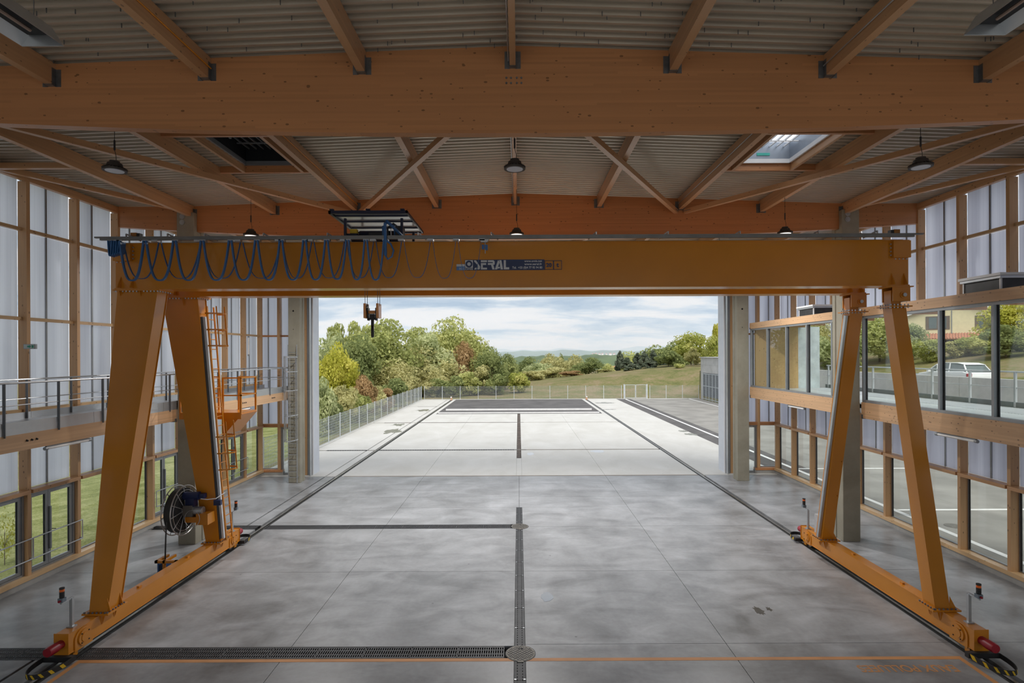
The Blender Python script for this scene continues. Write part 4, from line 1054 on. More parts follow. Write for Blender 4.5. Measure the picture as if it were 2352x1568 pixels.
# legs
for y_t, y_b in ((13.60, 12.22), (15.30, 16.78)):
    fr_ = y_t < 14.5
    # wide fixed leg
    lg_ = MB().frus(-9.44, -9.06, y_b, y_b + .44, .60, -9.78, -8.82, y_t, y_t + .42, GZ0 - .03).build('wide_leg', ORANGE, cr_)
    ed = MB()
    for f in (0, 1):
        yb2, yt2 = (y_b, y_t) if f == 0 else (y_b + .43, y_t + .41)
        ed.hexa([(-9.06, yb2, .60), (-9.04, yb2, .60), (-9.04, yb2 + .012, .60), (-9.06, yb2 + .012, .60)], [(-8.82, yt2, GZ0 - .03), (-8.80, yt2, GZ0 - .03), (-8.80, yt2 + .012, GZ0 - .03), (-8.82, yt2 + .012, GZ0 - .03)])
    ed.build('edge_strip', ORANGE, lg_)
    MB().box(-9.54, -8.96, y_b - .09, y_b + .53, .565, .60).build('base_plate', ORANGE, lg_)
    MB().box(-9.86, -8.72, y_t - .06, y_t + .50, GZ0 - .035, GZ0 - .002).build('top_plate', ORANGE, lg_)
    bolts_row([(-9.00, y_b - .05 + .085 * i, .60) for i in range(7)] + [(-9.5 + .09 * i, y_b - .06, .60) for i in range(6)], .020, .03, lg_, m=BRACK)
    bolts_row([(-9.80 + .085 * i, y_t - .03, GZ0 - .035) for i in range(13)] + [(-8.76, y_t + .03 + .1 * i, GZ0 - .035) for i in range(5)], .018, .03, lg_, (0, 0, -1))
    bolts_row([(-9.78 + .12 * i, y_t - .03, GZ0 + .002 ) for i in range(9)], .015, .022, lg_)
    for x in (-9.70, -9.2): MB().prism([(0, 0), (.10, 0), (0, -.22)], (x, y_t + .01, GZ0 - .035), (0, -1, 0), (0, 0, 1), (.015, 0, 0)).build('gusset', ORANGE, lg_)
    for dy in (0.02, .40): MB().prism([(0, 0), (.075, 0), (0, -.24)], (-9.17, y_b + dy, .565), (1, 0, 0), (0, 0, 1), (0, .015, 0)).build('gusset', ORANGE, lg_)
    for dy in (0.02, .40): MB().prism([(0, 0), (.08, 0), (0, .30)], (-9.06, y_b + dy, .60), (1, 0, 0), (0, 0, 1), (0, .012, 0)).build('gusset', ORANGE, lg_)
    # slim hinged leg
    lg_ = MB().frus(9.11, 9.44, y_b, y_b + .36, .60, 9.11, 9.46, y_t, y_t + .34, 7.33).build('slim_leg', ORANGE, cr_)
    MB().box(9.00, 9.62, y_b - .09, y_b + .46, .565, .60).build('base_plate', ORANGE, lg_)
    bolts_row([(9.04, y_b - .05 + .085 * i, .60) for i in range(6)] + [(9.07 + .09 * i, y_b - .06, .60) for i in range(6)], .020, .03, lg_, m=BRACK)
    for dy in (0.02, .32): MB().prism([(0, 0), (-.075, 0), (0, -.24)], (9.23, y_b + dy, .565), (1, 0, 0), (0, 0, 1), (0, .015, 0)).build('gusset', ORANGE, lg_)
    MB().prism([(0, 0), (.14, 0), (0, .26)], (9.44, y_b + .01, .60), (1, 0, 0), (0, 0, 1), (0, .012, 0)).build('gusset', ORANGE, lg_)
    MB().box(9.02, 9.56, y_t - .09, y_t + .43, 7.33, 7.36).build('top_plate', ORANGE, lg_)
    bolts_row([(9.05 + .085 * i, y_t - .06, 7.30) for i in range(6)] + [(9.04, y_t - .03 + .085 * i, 7.30) for i in range(5)], .018, .1, lg_)
    MB().box(9.12, 9.36, y_t + .04, y_t + .30, 7.36, 7.74).build('neck', ORANGE, lg_)
    hb = MB().box(9.12, 9.54, y_t - .04, y_t - .01, 7.47, GZ0 - .03); hb.box(9.12, 9.54, y_t + .35, y_t + .38, 7.47, GZ0 - .03); hb.box(9.06, 9.60, y_t - .08, y_t + .42, GZ0 - .03, GZ0 - .002)
    hb.box(9.44, 9.54, y_t - .01, y_t + .35, 7.47, GZ0 - .03)
    hb.build('hinge_bracket', ORANGE, lg_)
    MB().lathe([(0, 0), (.085, 0), (.085, .02), (.055, .02), (.055, .05), (0, .05)], (9.37, y_t - .04, 7.62), 18, (0, -1, 0)).build('hinge_pin', ORANGE, lg_)
    MB().lathe([(0, 0), (.045, 0), (.045, .02), (0, .02)], (9.37, y_t - .09, 7.62), 14, (0, -1, 0)).build('pin_cap', GALV, lg_)
    if not fr_:
        MB().bar((9.05, y_t + .1, 7.25), (9.05, y_b + .1, .66), .06, .10, (0, 1, 0)).build('cable_tray', GALV, lg_)
    for z in (3.05, 2.0) if not fr_ else ():
        k = (7.33 - z) / 6.73; MB().tube((9.40, y_t + (y_b - y_t) * k - .005, z), (9.40, y_t + (y_b - y_t) * k - .05, z), .015, 6).build('stud', ORANGE, lg_)
# cable tray and ladder on the wide rear leg
def rl_(z, dx=0.0, dy=0.0):
    k = (GZ0 - .03 - z) / (GZ0 - .63); return Vector((-8.80 + (-9.04 + 8.80) * k + dx, 15.42 + (16.90 - 15.42) * k + dy, z))
TRAY = plain('bright_tray', (.72, .77, .82), .3, .3, var=.04)
MB().bar(rl_(7.3, .075), rl_(.7, .075), .07, .07, (0, 1, 0)).build('cable_tray', TRAY, cr_)
MB().bar(rl_(7.3, .02, -.05), rl_(.7, .02, -.05), .02, .10, (0, 1, 0)).build('tray_shade_strip', ALUD, cr_)  # dark strip stands in for the shade on the tray's side
lo = thing('dummy', 'x', 'x'); bpy.data.objects.remove(lo)
LX = .10
lad = MB().bar(rl_(7.6, LX, .12), rl_(.6, LX, .12), .03, .05, (0, 1, 0))
lad.bar(rl_(7.6, LX, .46), rl_(.6, LX, .46), .03, .05, (0, 1, 0))
lad = lad.build('ladder', ORANGE, cr_)
for i in range(24):
    z = .8 + .28 * i; MB().tube(rl_(z, LX, .12), rl_(z, LX, .46), .012, 6).build('rung', ORANGE, lad)
for z in (2.85, 3.35, 3.85, 6.5, 6.95, 7.4):
    c = rl_(z, LX, .29); pts = [(c.x + .40 * math.sin(PI * i / 12), c.y - .30 * math.cos(PI * i / 12), z) for i in range(13)]
    MB().sweep(pts, .045, .010, (0, 0, 1)).build('cage_hoop', ORANGE, lad)
for a in (45, 90, 135):
    for z0, z1 in ((2.83, 4.3), (6.48, 7.6)):
        off = Vector((.40 * math.sin(math.radians(a)), -.30 * math.cos(math.radians(a)), 0))
        MB().bar(rl_(z0, LX, .29) + off, rl_(z1, LX, .29) + off, .03, .012, (0, 1, 0)).build('cage_bar', ORANGE, lad)
# maintenance platform behind the wide rear leg
py0, py1, pz = 16.9, 17.9, 4.44
pf = MB().box(-10.30, -8.42, py0, py1, pz, pz + .05); pf.box(-10.30, -8.42, py0, py0 + .02, pz - .15, pz); pf = pf.build('service_platform', ORANGE, cr_)
MB().hexa([(-9.0, py0 + .02, pz - .62), (-8.94, py0 + .02, pz - .62), (-8.94, py1, pz - .62), (-9.0, py1, pz - .62)], [(-9.0, py0 + .02, pz), (-8.40, py0 + .02, pz - .0), (-8.40, py1, pz), (-9.0, py1, pz)]).build('bracket', ORANGE, pf)
for x in (-10.28, -9.62, -8.98, -8.44):
    for y in (py0 + .02, py1 - .02): MB().box(x - .025, x + .025, y - .02, y + .02, pz + .05, pz + 1.10).build('post', ORANGE, pf)
for z in (pz + .55, pz + 1.08):
    for y in (py0 + .02, py1 - .02):
        MB().box(-10.30, -9.60, y - .015, y + .015, z, z + .04).build('rail', ORANGE, pf); MB().box(-9.0, -8.42, y - .015, y + .015, z, z + .04).build('rail', ORANGE, pf)
    for x in (-10.29, -8.43): MB().box(x - .015, x + .015, py0, py1, z, z + .04).build('rail', ORANGE, pf)
# stack lights
def stack_light(x, y, sy, label):
    t = MB().box(x - .03, x + .03, y - .03, y + .03, .575, 1.17).build('lamp_post', GALV, cr_, label=label)
    MB().box(x - .07, x + .07, y - .06, y + .06, .56, .585).build('foot_plate', GALV, t)
    MB().box(x - .02, x + .02, min(y, y + sy * .28), max(y, y + sy * .28), 1.15, 1.19).build('arm', GALV, t)
    yy = y + sy * .25
    MB().box(x - .05, x + .05, yy - .05, yy + .05, 1.19, 1.27).build('switch_box', plain('grey_blue_box', (.16, .20, .24), .5) if 'grey_blue_box' not in bpy.data.materials else bpy.data.materials['grey_blue_box'], t)
    MB().tube((x, yy + sy * .05, 1.22), (x, yy + sy * .08, 1.22), .025, 8).build('button', RED, t)
    MB().lathe([(0, 0), (.04, 0), (.045, .02), (.045, .06), (.04, .065), (.045, .07), (.045, .13), (0, .13)], (x, yy, 1.27), 14).build('beacon', BLACK, t)
    MB().lathe([(0, 0), (.044, 0), (.044, .05), (0, .05)], (x, yy, 1.40), 14).build('orange_lens', plain('orange_lens', (.85, .16, .02), .3) if 'orange_lens' not in bpy.data.materials else bpy.data.materials['orange_lens'], t)
    MB().lathe([(0, 0), (.046, 0), (.046, .03), (0, .03)], (x, yy, 1.45), 14).build('cap', BLACK, t)
stack_light(-9.37, 11.66, -1, 'grey beacon post at the near end of the left truck')
stack_light(-9.25, 17.95, 1, 'grey beacon post at the far end of the left truck')
stack_light(9.40, 11.66, -1, 'grey beacon post at the near end of the right truck')
stack_light(9.30, 17.95, 1, 'grey beacon post at the far end of the right truck')
MB().box(9.32, 9.52, 17.35, 17.6, .57, 1.15).build('junction_box', plain('pale_box', (.45, .46, .48), .5), cr_)
# cable reel
rc = Vector((-9.93, 16.35, 1.70)); R0 = .71
ax_ = Vector((1, 0, .0))
reel = MB().lathe([(.16, -.10), (.64, -.10), (.64, .10), (.16, .10)], rc, 36, ax_).build('cable_reel', BLACK, cr_, smooth=True)
cw_ = MB()
for i in range(7):
    r = .22 + i * .065
    for sd in (-.103, .103): cw_.pipe([rc + Vector((sd, r * math.cos(2 * PI * k / 32), r * math.sin(2 * PI * k / 32))) for k in range(32)], .022, 5, True)
cw_.build('wound_cable', BLACK, reel)
for sd in (-.13, .13):
    MB().pipe([rc + Vector((sd, R0 * math.cos(2 * PI * k / 36), R0 * math.sin(2 * PI * k / 36))) for k in range(36)], .016, 6, True).build('outer_rim', WRAP, reel)
    MB().pipe([rc + Vector((sd, .58 * math.cos(2 * PI * k / 36), .58 * math.sin(2 * PI * k / 36))) for k in range(36)], .010, 6, True).build('inner_rim', WRAP, reel)
    sp_ = MB()
    for i in range(12):
        a = 2 * PI * i / 12 + .1; d = Vector((0, math.cos(a), math.sin(a))); MB().tube(rc + Vector((sd, 0, 0)) + d * .14, rc + Vector((sd, 0, 0)) + d * R0, .012, 6).build('spoke', WRAP, reel)
MB().tube(rc + Vector((-.15, 0, 0)), rc + Vector((.17, 0, 0)), .15, 20).build('hub', GALV, reel)
MB().box(rc.x + .16, rc.x + .42, rc.y - .16, rc.y + .16, rc.z - .16, rc.z + .16).build('gearbox', plain('grey_gearbox', (.20, .19, .17), .5, .4), reel)
MB().tube(rc + Vector((.42, 0, -.02)), rc + Vector((.66, 0, -.02)), .12, 16).build('slip_ring', GALV, reel)
mo = MB().tube(rc + Vector((.12, -.02, .42)), rc + Vector((.56, -.02, .42)), .12, 14); mo.box(rc.x + .2, rc.x + .45, rc.y - .12, rc.y + .10, rc.z + .12, rc.z + .42); mo.box(rc.x + .5, rc.x + .72, rc.y - .08, rc.y + .08, rc.z + .34, rc.z + .48)
mo.build('drive_motor', BLUE, reel)
MB().pipe([rc + Vector((.45 + .22 * math.cos(2 * PI * k / 20), -.2, -.2 + .24 * math.sin(2 * PI * k / 20))) for k in range(20)], .007, 6, True).build('loop_wire', GALV, reel)
MB().pipe([rc + Vector((.65, -.1, .35)), rc + Vector((.85, -.15, .34)), rc + Vector((1.1, -.12, .36)), rc + Vector((1.25, .1, .48))], .014, 6).build('feed_wire', WTRIM, reel)
MB().box(rc.x + .95, rc.x + 1.15, rc.y + .02, rc.y + .12, rc.z + .12, rc.z + .27).build('terminal_box', BLUE, reel)
MB().box(rc.x + .18, -9.35, rc.y - .12, rc.y + .16, rc.z - .34, rc.z - .18).build('bracket', ORANGE, reel)
MB().frus(-9.40, -9.06, 16.2, 16.6, rc.z - .40, -9.40, -9.06, 16.2, 16.6, rc.z - .08).build('bracket_foot', ORANGE, reel)
MB().pipe([rc + Vector((0, -.66, -.15)), rc + Vector((.0, -.70, -.6)), rc + Vector((0, -.72, -1.0)), (-9.93, 15.62, .45)], .020, 8).build('feed_cable', BLACK, reel)
gd = MB().box(-10.06, -9.46, 15.36, 15.44, .50, .57); gd.box(-9.52, -9.46, 15.36, 15.44, .40, .57); gd.box(-10.06, -9.98, 15.36, 15.9, .50, .57); gd.box(-9.84, -9.78, 15.36, 15.9, .50, .57); gd.box(-9.84, -9.78, 15.36, 15.42, .12, .57)
gd = gd.build('cable_guide', ORANGE, cr_)
for x in (-10.02, -9.86): MB().box(x - .02, x + .02, 15.45, 15.75, .10, .49).build('guide_cheek', plain('roller_blue', (.03, .10, .28), .4) if 'roller_blue' not in bpy.data.materials else bpy.data.materials['roller_blue'], gd)
# festoon
FY = 13.16
fest = MB().box(-9.86, 9.35, FY - .03, FY + .03, 8.945, 8.995).box(-9.98, 9.55, FY - .04, FY + .02, 8.995, 9.03).build('festoon_rail', plain('grey_rail', (.22, .22, .21), .4, .6), cr_)
fx = [at(x, 560, FY).x for x in (290, 385, 470, 605, 752, 960, 1128, 1370, 1535, 1700, 1880, 2015)]
for x in fx:
    sg = 1 if x < 0 else -1
    MB().bar((x, FY, 9.0), (x, FY + .0, 9.10), .02, .04, (0, 1, 0)).bar((x, FY, 9.095), (x + sg * .15, FY + .3, 8.99), .02, .03).build('rail_bracket', GALV, fest)
def U(x0, x1, z, D, y, dy=0.0, n=26):
    xm, a = (x0 + x1) / 2, (x1 - x0) / 2; P = []
    for i in range(n + 1):
        t = -1 + 2 * i / n; sN = math.copysign(abs(t) ** .75, t)
        P.append((xm + a * sN * (1 - .06 * (1 - abs(sN))), y + dy * (1 - abs(sN)), z - D * (1 - abs(sN) ** 2.9)))
    return P
fronts = [277, 337, 405, 468, 532, 592, 648, 702, 752, 800, 842, 886]
px = [at(x, 560, FY).x for x in fronts]
dep = [.93] * 4 + [.93] * 4 + [.92, .93, .94]
for i in range(len(px) - 1):
    MB().sweep(U(px[i] + .03, px[i + 1] - .03, 8.92, dep[i], FY - .06), .055, .034, (0, 1, 0)).build('hanging_cable', CABLE, fest, smooth=True)
backs = [284, 370, 466, 557, 648, 720, 795, 862, 926, 992, 1050, 1108]
bxs = [at(x, 560, FY + .2).x for x in backs]
for i in range(len(bxs) - 1):
    MB().sweep(U(bxs[i] + .03, bxs[i + 1] - .03, 8.92, .86 + .02 * (i > 8), FY + .16), .045, .013 if i < 8 else .008, (0, 1, 0)).build('pendant_cable', CABLE, fest, smooth=True)
for x in sorted(px + bxs): MB().box(x - .07, x + .07, FY - .05, FY + .05, 8.90, 8.945).build('cable_trolley', GALV, fest)
for i in range(5):
    x = at(260 + 4 * i, 560, FY).x; MB().sweep(U(x - .04, x + .05, 8.92, .36 - .02 * i, FY - .05 + .02 * i), .16, .02, (0, 1, 0)).build('cable_bundle', CABLE, fest)
xp = at(1113, 560, FY + .1).x
MB().frus(xp - .07, xp + .07, FY - .05, FY + .05, 8.86, xp - .12, xp + .12, FY - .05, FY + .05, 8.93).build('end_trolley', GALV, fest)
MB().box(xp - .06, xp + .0, FY - .04, FY + .04, 8.70, 8.80).box(xp + .02, xp + .08, FY - .04, FY + .04, 8.68, 8.80).build('plug', CABLE, fest)
MB().tube((xp + .02, FY, 8.86), (xp + .02, FY, 8.60), .012, 6).build('plug_stem', GALV, fest)
# sign on the girder
SY = 13.545
def sgn(x, y): q = at(x, y, SY); return q
a_, b_ = sgn(1068, 620.4), sgn(1250.5, 595.6)
sx0, sx1, sz0, sz1 = a_.x, b_.x, a_.z, b_.z; SH = sz1 - sz0
sign = MB().box(sx0, sx1, SY, SY + .03, sz0, sz1).build('crane_sign', SIGNB, cr_)
def spoly(polys, m, name, ox, oz, s_=1.0, y=SY - .001):
    b = MB()
    for pl in polys: b.prism([(u * s_, v * s_) for u, v in pl], (ox, y, oz), (1, 0, 0), (0, 0, 1), (0, -.002, 0))
    return b.build(name, m, sign)
q = SH / 180.0   # sign units: 180 high
MB().box(sx0 + 3 * q, sx0 + 137 * q, SY - .003, SY, sz0 + 42 * q, sz1 - 8 * q).build('logo_square', SIGNW, sign)
MB().lathe([(0, 0), (60 * q, 0), (60 * q, .002), (0, .002)], (sx0 + 70 * q, SY - .003, sz0 + 106 * q), 32, (0, -1, 0)).build('logo_ring', SIGNB, sign)
MB().lathe([(0, 0), (31 * q, 0), (31 * q, .002), (0, .002)], (sx0 + 70 * q, SY - .005, sz0 + 106 * q), 28, (0, -1, 0)).build('logo_dot', SIGNW, sign)
Lt = []
Lt += [[(158, 170), (190, 170), (222, 125), (262, 60), (258, 20), (240, 12), (215, 12), (215, 40), (225, 50), (215, 90), (158, 150)], [(158, 12), (205, 12), (205, 42), (175, 42)]]
Lt += [[(275, 138), (275, 170), (380, 170), (380, 138)], [(275, 90), (275, 122), (365, 122), (365, 90)], [(275, 12), (275, 90), (308, 90), (308, 42), (380, 42), (380, 12)]]
Lt += [[(395, 138), (395, 170), (490, 170), (512, 150), (512, 138)], [(395, 90), (395, 122), (480, 122), (480, 138), (512, 138), (512, 100), (495, 90)], [(450, 90), (488, 90), (512, 12), (472, 12)]]
Lt += [[(515, 12), (555, 12), (595, 130), (575, 170), (570, 170)], [(560, 28), (560, 55), (606, 55), (596, 28)], [(590, 170), (628, 170), (655, 12), (615, 12)]]
Lt += [[(668, 12), (668, 170), (705, 170), (705, 48), (762, 48), (762, 12)]]
spoly(Lt, SIGNW, 'big_lettering', sx0, sz0, q)
def stext(body, x, z, size, m, par, sx=1.0, align='LEFT', bold=.0): return text_mesh(body, size, m, 'lettering', (x, SY - .003, z), (PI / 2, 0, 0), par, sx, bold, align)
def fit(o, xl, xr, zb_, zt_):
    """stretch a lettering mesh into the given rectangle"""
    me = o.data; c = np.empty(len(me.vertices) * 3); me.vertices.foreach_get('co', c); c = c.reshape(-1, 3)
    lo_, hi_ = c.min(0), c.max(0); par = o.parent
    c[:, 0] = (c[:, 0] - lo_[0]) / (hi_[0] - lo_[0]) * (xr - xl) + xl - WLOC[o].x
    c[:, 2] = (c[:, 2] - lo_[2]) / (hi_[2] - lo_[2]) * (zt_ - zb_) + zb_ - WLOC[o].z
    me.vertices.foreach_set('co', c.ravel()); me.update()
U_ = lambda k: sx0 + k * q
for body, l, r, b2, t2 in (('www.omis.net', 1023, 1328, 136, 170), ('www.seral.fr', 1023, 1328, 84, 120), ('Tel.  +33 (0)4 77 95 94 80', 815, 1332, 10, 62)):
    fit(stext(body, U_(l), sz0 + b2 * q, .1, SIGNW, sign, bold=.002), U_(l), U_(r), sz0 + b2 * q, sz0 + t2 * q)
fit(stext('OMIS', U_(2), sz0 + 4 * q, .1, SIGNW, sign, bold=.002), U_(2), U_(137), sz0 + 5 * q, sz0 + 36 * q)
a_, b_ = sgn(1048.5, 620.4), sgn(1068, 606.5)
MB().box(a_.x, sx0 - .004, SY, SY + .02, a_.z, (a_.z + b_.z) / 2 + .02).build('small_plate', SIGNL, sign)
MB().box(a_.x, sx0 - .004, SY, SY + .02, (a_.z + b_.z) / 2 + .02, b_.z).build('small_plate', SIGNW, sign)
fit(stext('BCC', a_.x, a_.z, .1, SIGNW, sign), a_.x + .07, sx0 - .01, a_.z + .015, a_.z + .06)
x0_, x1_, zb2, zt2 = sx1 + .005, sgn(1290.5, 600).x, sgn(1270, 619).z, sgn(1270, 598).z
xm_ = sgn(1271.5, 600).x; th = .012
fm = MB()
for a, b in ((x0_, xm_), (xm_, x1_)):
    fm.box(a, b, SY - .002, SY + .003, zb2, zb2 + th); fm.box(a, b, SY - .002, SY + .003, zt2 - th, zt2); fm.box(a, a + th, SY - .002, SY + .003, zb2, zt2); fm.box(b - th, b, SY - .002, SY + .003, zb2, zt2)
fm.build('load_frame', SIGNB, sign)
fit(stext('20', x0_, zb2, .1, SIGNB, sign, bold=.004), x0_ + .035, xm_ - .045, zb2 + .06, zt2 - .06)
fit(stext('t', x0_, zb2, .1, SIGNB, sign, bold=.004), xm_ + .068, x1_ - .072, zb2 + .06, zt2 - .06)

# ------------------------------------------------------------------ hoist trolley and hook
ht = thing('hoist_trolley', 'dark blue hoist trolley with a flat canopy on the crane girders', 'hoist', (-3.4, 14.65, 9.01))
cx0, cx1, cy0, cy1, cz = -4.56, -2.66, 13.40, 15.70, 9.60
MB().box(cx0 + .05, cx1 - .05, cy0 + .05, cy1 - .05, cz + .07, cz + .09).build('canopy_sheet', plain('bright_sheet', (.78, .78, .76), .22, .1, var=.03), ht)
m = MB().box(cx0, cx1, cy0, cy0 + .06, cz + .02, cz + .09); m.box(cx0, cx1, cy1 - .05, cy1, cz + .03, cz + .09); m.box(cx0, cx0 + .06, cy0, cy1, cz + .02, cz + .09); m.box(cx1 - .04, cx1, cy0, cy1, cz + .03, cz + .09)
m.build('canopy_frame', BLUED, ht)
for y in (cy0 + .34, cy0 + .95, cy0 + 1.65): MB().box(cx0 + .07, cx1 - .05, y, y + (.045 if y != cy0 + .95 else .02), cz + .03, cz + .07).build('canopy_bar', BLUED, ht)
for x in (cx0 + .28, cx1 - .22):
    for y in (cy0 + .42, cy1 - .35): MB().box(x - .03, x + .03, y - .03, y + .03, 9.03, cz).build('canopy_post', BLUED, ht)
for x in (cx0 + .08, (cx0 + cx1) / 2, cx1 - .12): MB().box(x - .05, x + .05, cy0 - .01, cy0 + .05, cz + .10, cz + .13).build('lug', BLUED, ht)
MB().box(-4.35, -2.85, 13.70, 13.90, 9.02, 9.12).box(-4.35, -2.85, 15.4, 15.6, 9.02, 9.12).box(-4.3, -4.1, 13.9, 15.4, 9.02, 9.12).box(-3.1, -2.9, 13.9, 15.4, 9.02, 9.12).build('trolley_frame', BLUED, ht)
MB().tube((-4.1, 14.5, 9.27), (-3.1, 14.5, 9.27), .17, 18).build('rope_drum', BLUED, ht)
MB().tube((-4.30, 14.0, 9.15), (-4.02, 14.0, 9.15), .12, 14).build('drive_motor', BLUED, ht)
MB().box(-4.22, -4.05, 14.0, 14.12, 9.28, 9.38).build('yellow_switch', YEL, ht)
MB().box(-3.75, -3.05, 14.0, 14.3, 9.10, 9.30).build('motor', BLACK, ht)
MB().box(-3.05, -2.88, 13.85, 14.2, 9.05, 9.42).build('control_box', BLACK, ht)
for i, (dx, col) in enumerate(((0, CABLE), (.12, BLACK), (.2, WTRIM), (.05, BLACK))):
    MB().pipe([(-3.35 + dx, 13.85, 9.05), (-3.36 + dx, 13.85, 9.40 - .03 * i), (-3.22 + dx, 13.86, 9.52 - .04 * i), (-3.08 + dx, 13.87, 9.42 - .04 * i), (-3.06 + dx, 13.9, 9.08)], .025 if i < 2 else .012, 6).build('supply_cable', col, ht)
xc = at(886, 520, 13.1).x
MB().pipe([(xc, FY - .09, 8.55), (xc - .01, FY - .09, 9.30), (xc + .02, FY - .05, 9.36), (xc + .2, 13.5, 9.2), (xc + .3, 13.8, 9.10)], .036, 8).build('drop_cable', CABLE, ht)
MB().pipe([(xc + .02, FY - .09, 8.90), (xc + .12, FY - .09, 8.82), (xc + .19, FY - .09, 8.66), (xc + .15, FY - .09, 8.52), (xc + .05, FY - .09, 8.46), (xc - .02, FY - .09, 8.58), (xc, FY - .09, 8.80)], .022, 7).build('cable_coil', CABLE, ht)
hk = thing('hook_block', 'orange and black crane hook block hanging on wire ropes below the girders', 'hook', (-3.83, 14.64, 6.8))
hx = at(855.5, 700, 14.64).x
for sx in (-1, 1):
    MB().frus(hx + sx * .165 - .035, hx + sx * .165 + .035, 14.50, 14.78, 7.18, hx + sx * .165 - .03, hx + sx * .165 + .03, 14.48, 14.80, 7.56).build('side_cover', ORANGE, hk)
    MB().lathe([(0, 0), (.13, 0), (.13, .03), (0, .03)], (hx + sx * .14 - .015, 14.64, 7.42), 18, (1, 0, 0)).build('sheave', BLACK, hk)
    MB().box(hx + sx * .105 - .012, hx + sx * .105 + .012, 14.55, 14.73, 7.12, 7.45).build('cheek_plate', BLACK, hk)
    for dx in (-.03, .03): MB().tube((hx + sx * .165 + dx, 14.64, 7.5), (hx + sx * .165 + dx, 14.64, 9.15), .008, 6).build('wire_rope', BRACK, hk)
MB().box(hx - .11, hx + .11, 14.58, 14.70, 7.30, 7.38).build('cross_bar', ORANGE, hk)
MB().box(hx - .11, hx + .11, 14.58, 14.70, 7.14, 7.19).build('trunnion', BLACK, hk)
MB().box(hx - .06, hx + .06, 14.58, 14.70, 7.19, 7.29).build('nut', BLACK, hk)
hp = [(px_ - .262 * (py_q - 14.64), py_q, pz_) for px_, py_q, pz_ in [(hx, 14.64, 7.14), (hx, 14.64, 6.98), (hx, 14.60, 6.93), (hx, 14.53, 6.86), (hx, 14.53, 6.78), (hx, 14.58, 6.72), (hx, 14.66, 6.71), (hx, 14.73, 6.76), (hx, 14.745, 6.84)]]
MB().pipe(hp, .04, 10).build('hook', BLACK, hk, smooth=True)

# ------------------------------------------------------------------ ground outside
def sm(t): t = max(0.0, min(1.0, t)); return t * t * (3 - 2 * t)
def nz_(x, y): return .5 * math.sin(x * .21 + 1.3 * math.sin(y * .13)) + .35 * math.sin(y * .31 + x * .11) + .2 * math.sin(x * .77 + y * .53)
def ground(x, y):
    # low meadow on the left
    left = -.12 - .085 * max(0, -13.6 - x) if x > -40 else -2.36 - .05 * (-40 - x)
    left = max(left, -5)
    # hill beyond the fence
    t = sm((y - 79) / 21); far = 1 - sm((y - 112) / 110)
    hl = (.55 + .112 * x) if x < 30 else .55 + .112 * 30 + .04 * (x - 30)
    hl = max(hl, -2.0)
    hill = t * hl * far - 10.5 * (1 - far)
    # upper terrace on the right
    rt = 3.88 + 2.6 * sm((x - 34) / 17) + .02 * max(0, x - 51)
    rt = rt * far - 7 * (1 - far) if y > 112 else rt
    if y < 78.2:
        if x < -13.5: z = left * (1 - sm((y - 70) / 9)) + hill * sm((y - 70) / 9) if y > 70 else left
        elif x < 25.35: return -.32
        else: z = rt
    else:
        k = sm((x - 24) / 14); lk = sm((-13.6 - x) / 12)
        z = hill * (1 - k) + rt * k
        z = z * (1 - lk) + min(z, left + 0.0 if y < 112 else z) * lk
    return z + .10 * nz_(x, y) * (1 if y > 82 or x < -18 or x > 36 else .25)
def grid(xs, ys, f, name, m, smooth=True):
    v = [(x, y, f(x, y)) for y in ys for x in xs]; n = len(xs)
    fc = [(j * n + i, j * n + i + 1, (j + 1) * n + i + 1, (j + 1) * n + i) for j in range(len(ys) - 1) for i in range(n - 1)]
    me = bpy.data.meshes.new(name); me.from_pydata(v, [], fc); me.materials.append(m)
    if smooth:
        for p in me.polygons: p.use_smooth = True
    o = bpy.data.objects.new(name, me); COL.objects.link(o); place(o, (0, 0, 0)); return o
gx = [-320, -240, -180, -130, -100, -80] + [-66 + 3 * i for i in range(17)] + [-15.2, -13.75, -13.45, -8, -4, 0, 4, 8, 12, 16, 20, 23, 25.3, 25.4, 27, 30, 33] + [36 + 3 * i for i in range(12)] + [76, 90, 110, 140, 180, 240, 320]
gy = [-40 + 8 * i for i in range(14)] + [72, 75, 78.15, 78.3, 79.5] + [81 + 2.5 * i for i in range(16)] + [124, 132, 142, 155, 170, 190, 215, 240, 280, 330, 400, 500]
terr = struct(grid(gx, gy, lambda x, y: ground(x, y) if y > -11 or x < -60 else min(ground(x, y), -.5), 'terrain', GRASS)); terr['label'] = 'meadow, bank and valley floor around the yard'
lawn = struct(grid([-30 + 1.5 * i for i in range(12)] + [-13.7], [-12 + 3 * i for i in range(30)], lambda x, y: ground(x, y) + .03, 'lawn', LAWN)); lawn['label'] = 'mown grass outside the left windows'
MB().box(-13.75, -13.4, -9, 77.9, -.3, 0.02).build('kerb_strip', CE, pav)
MB().box(-13.6, 25.3, 77.85, 78.1, -.3, 0.05).build('kerb_strip', CE, pav)

# retaining wall and upper road
rw = struct(MB().box(25.3, 25.6, -10, 66.0, -.3, 4.83).build('retaining_wall', CR)); rw['label'] = 'long pale concrete retaining wall across the road at right'
for k in range(30):
    y = -8 + 2.5 * k
    if y < 65: MB().box(25.285, 25.30, y, y + 2.47, 0, 4.83).build('wall_panel', CR, rw)
up = struct(MB().box(25.6, 33.2, -12, 66, 3.7, 3.93).build('upper_road', ASPR)); up['label'] = 'upper road behind the retaining wall'

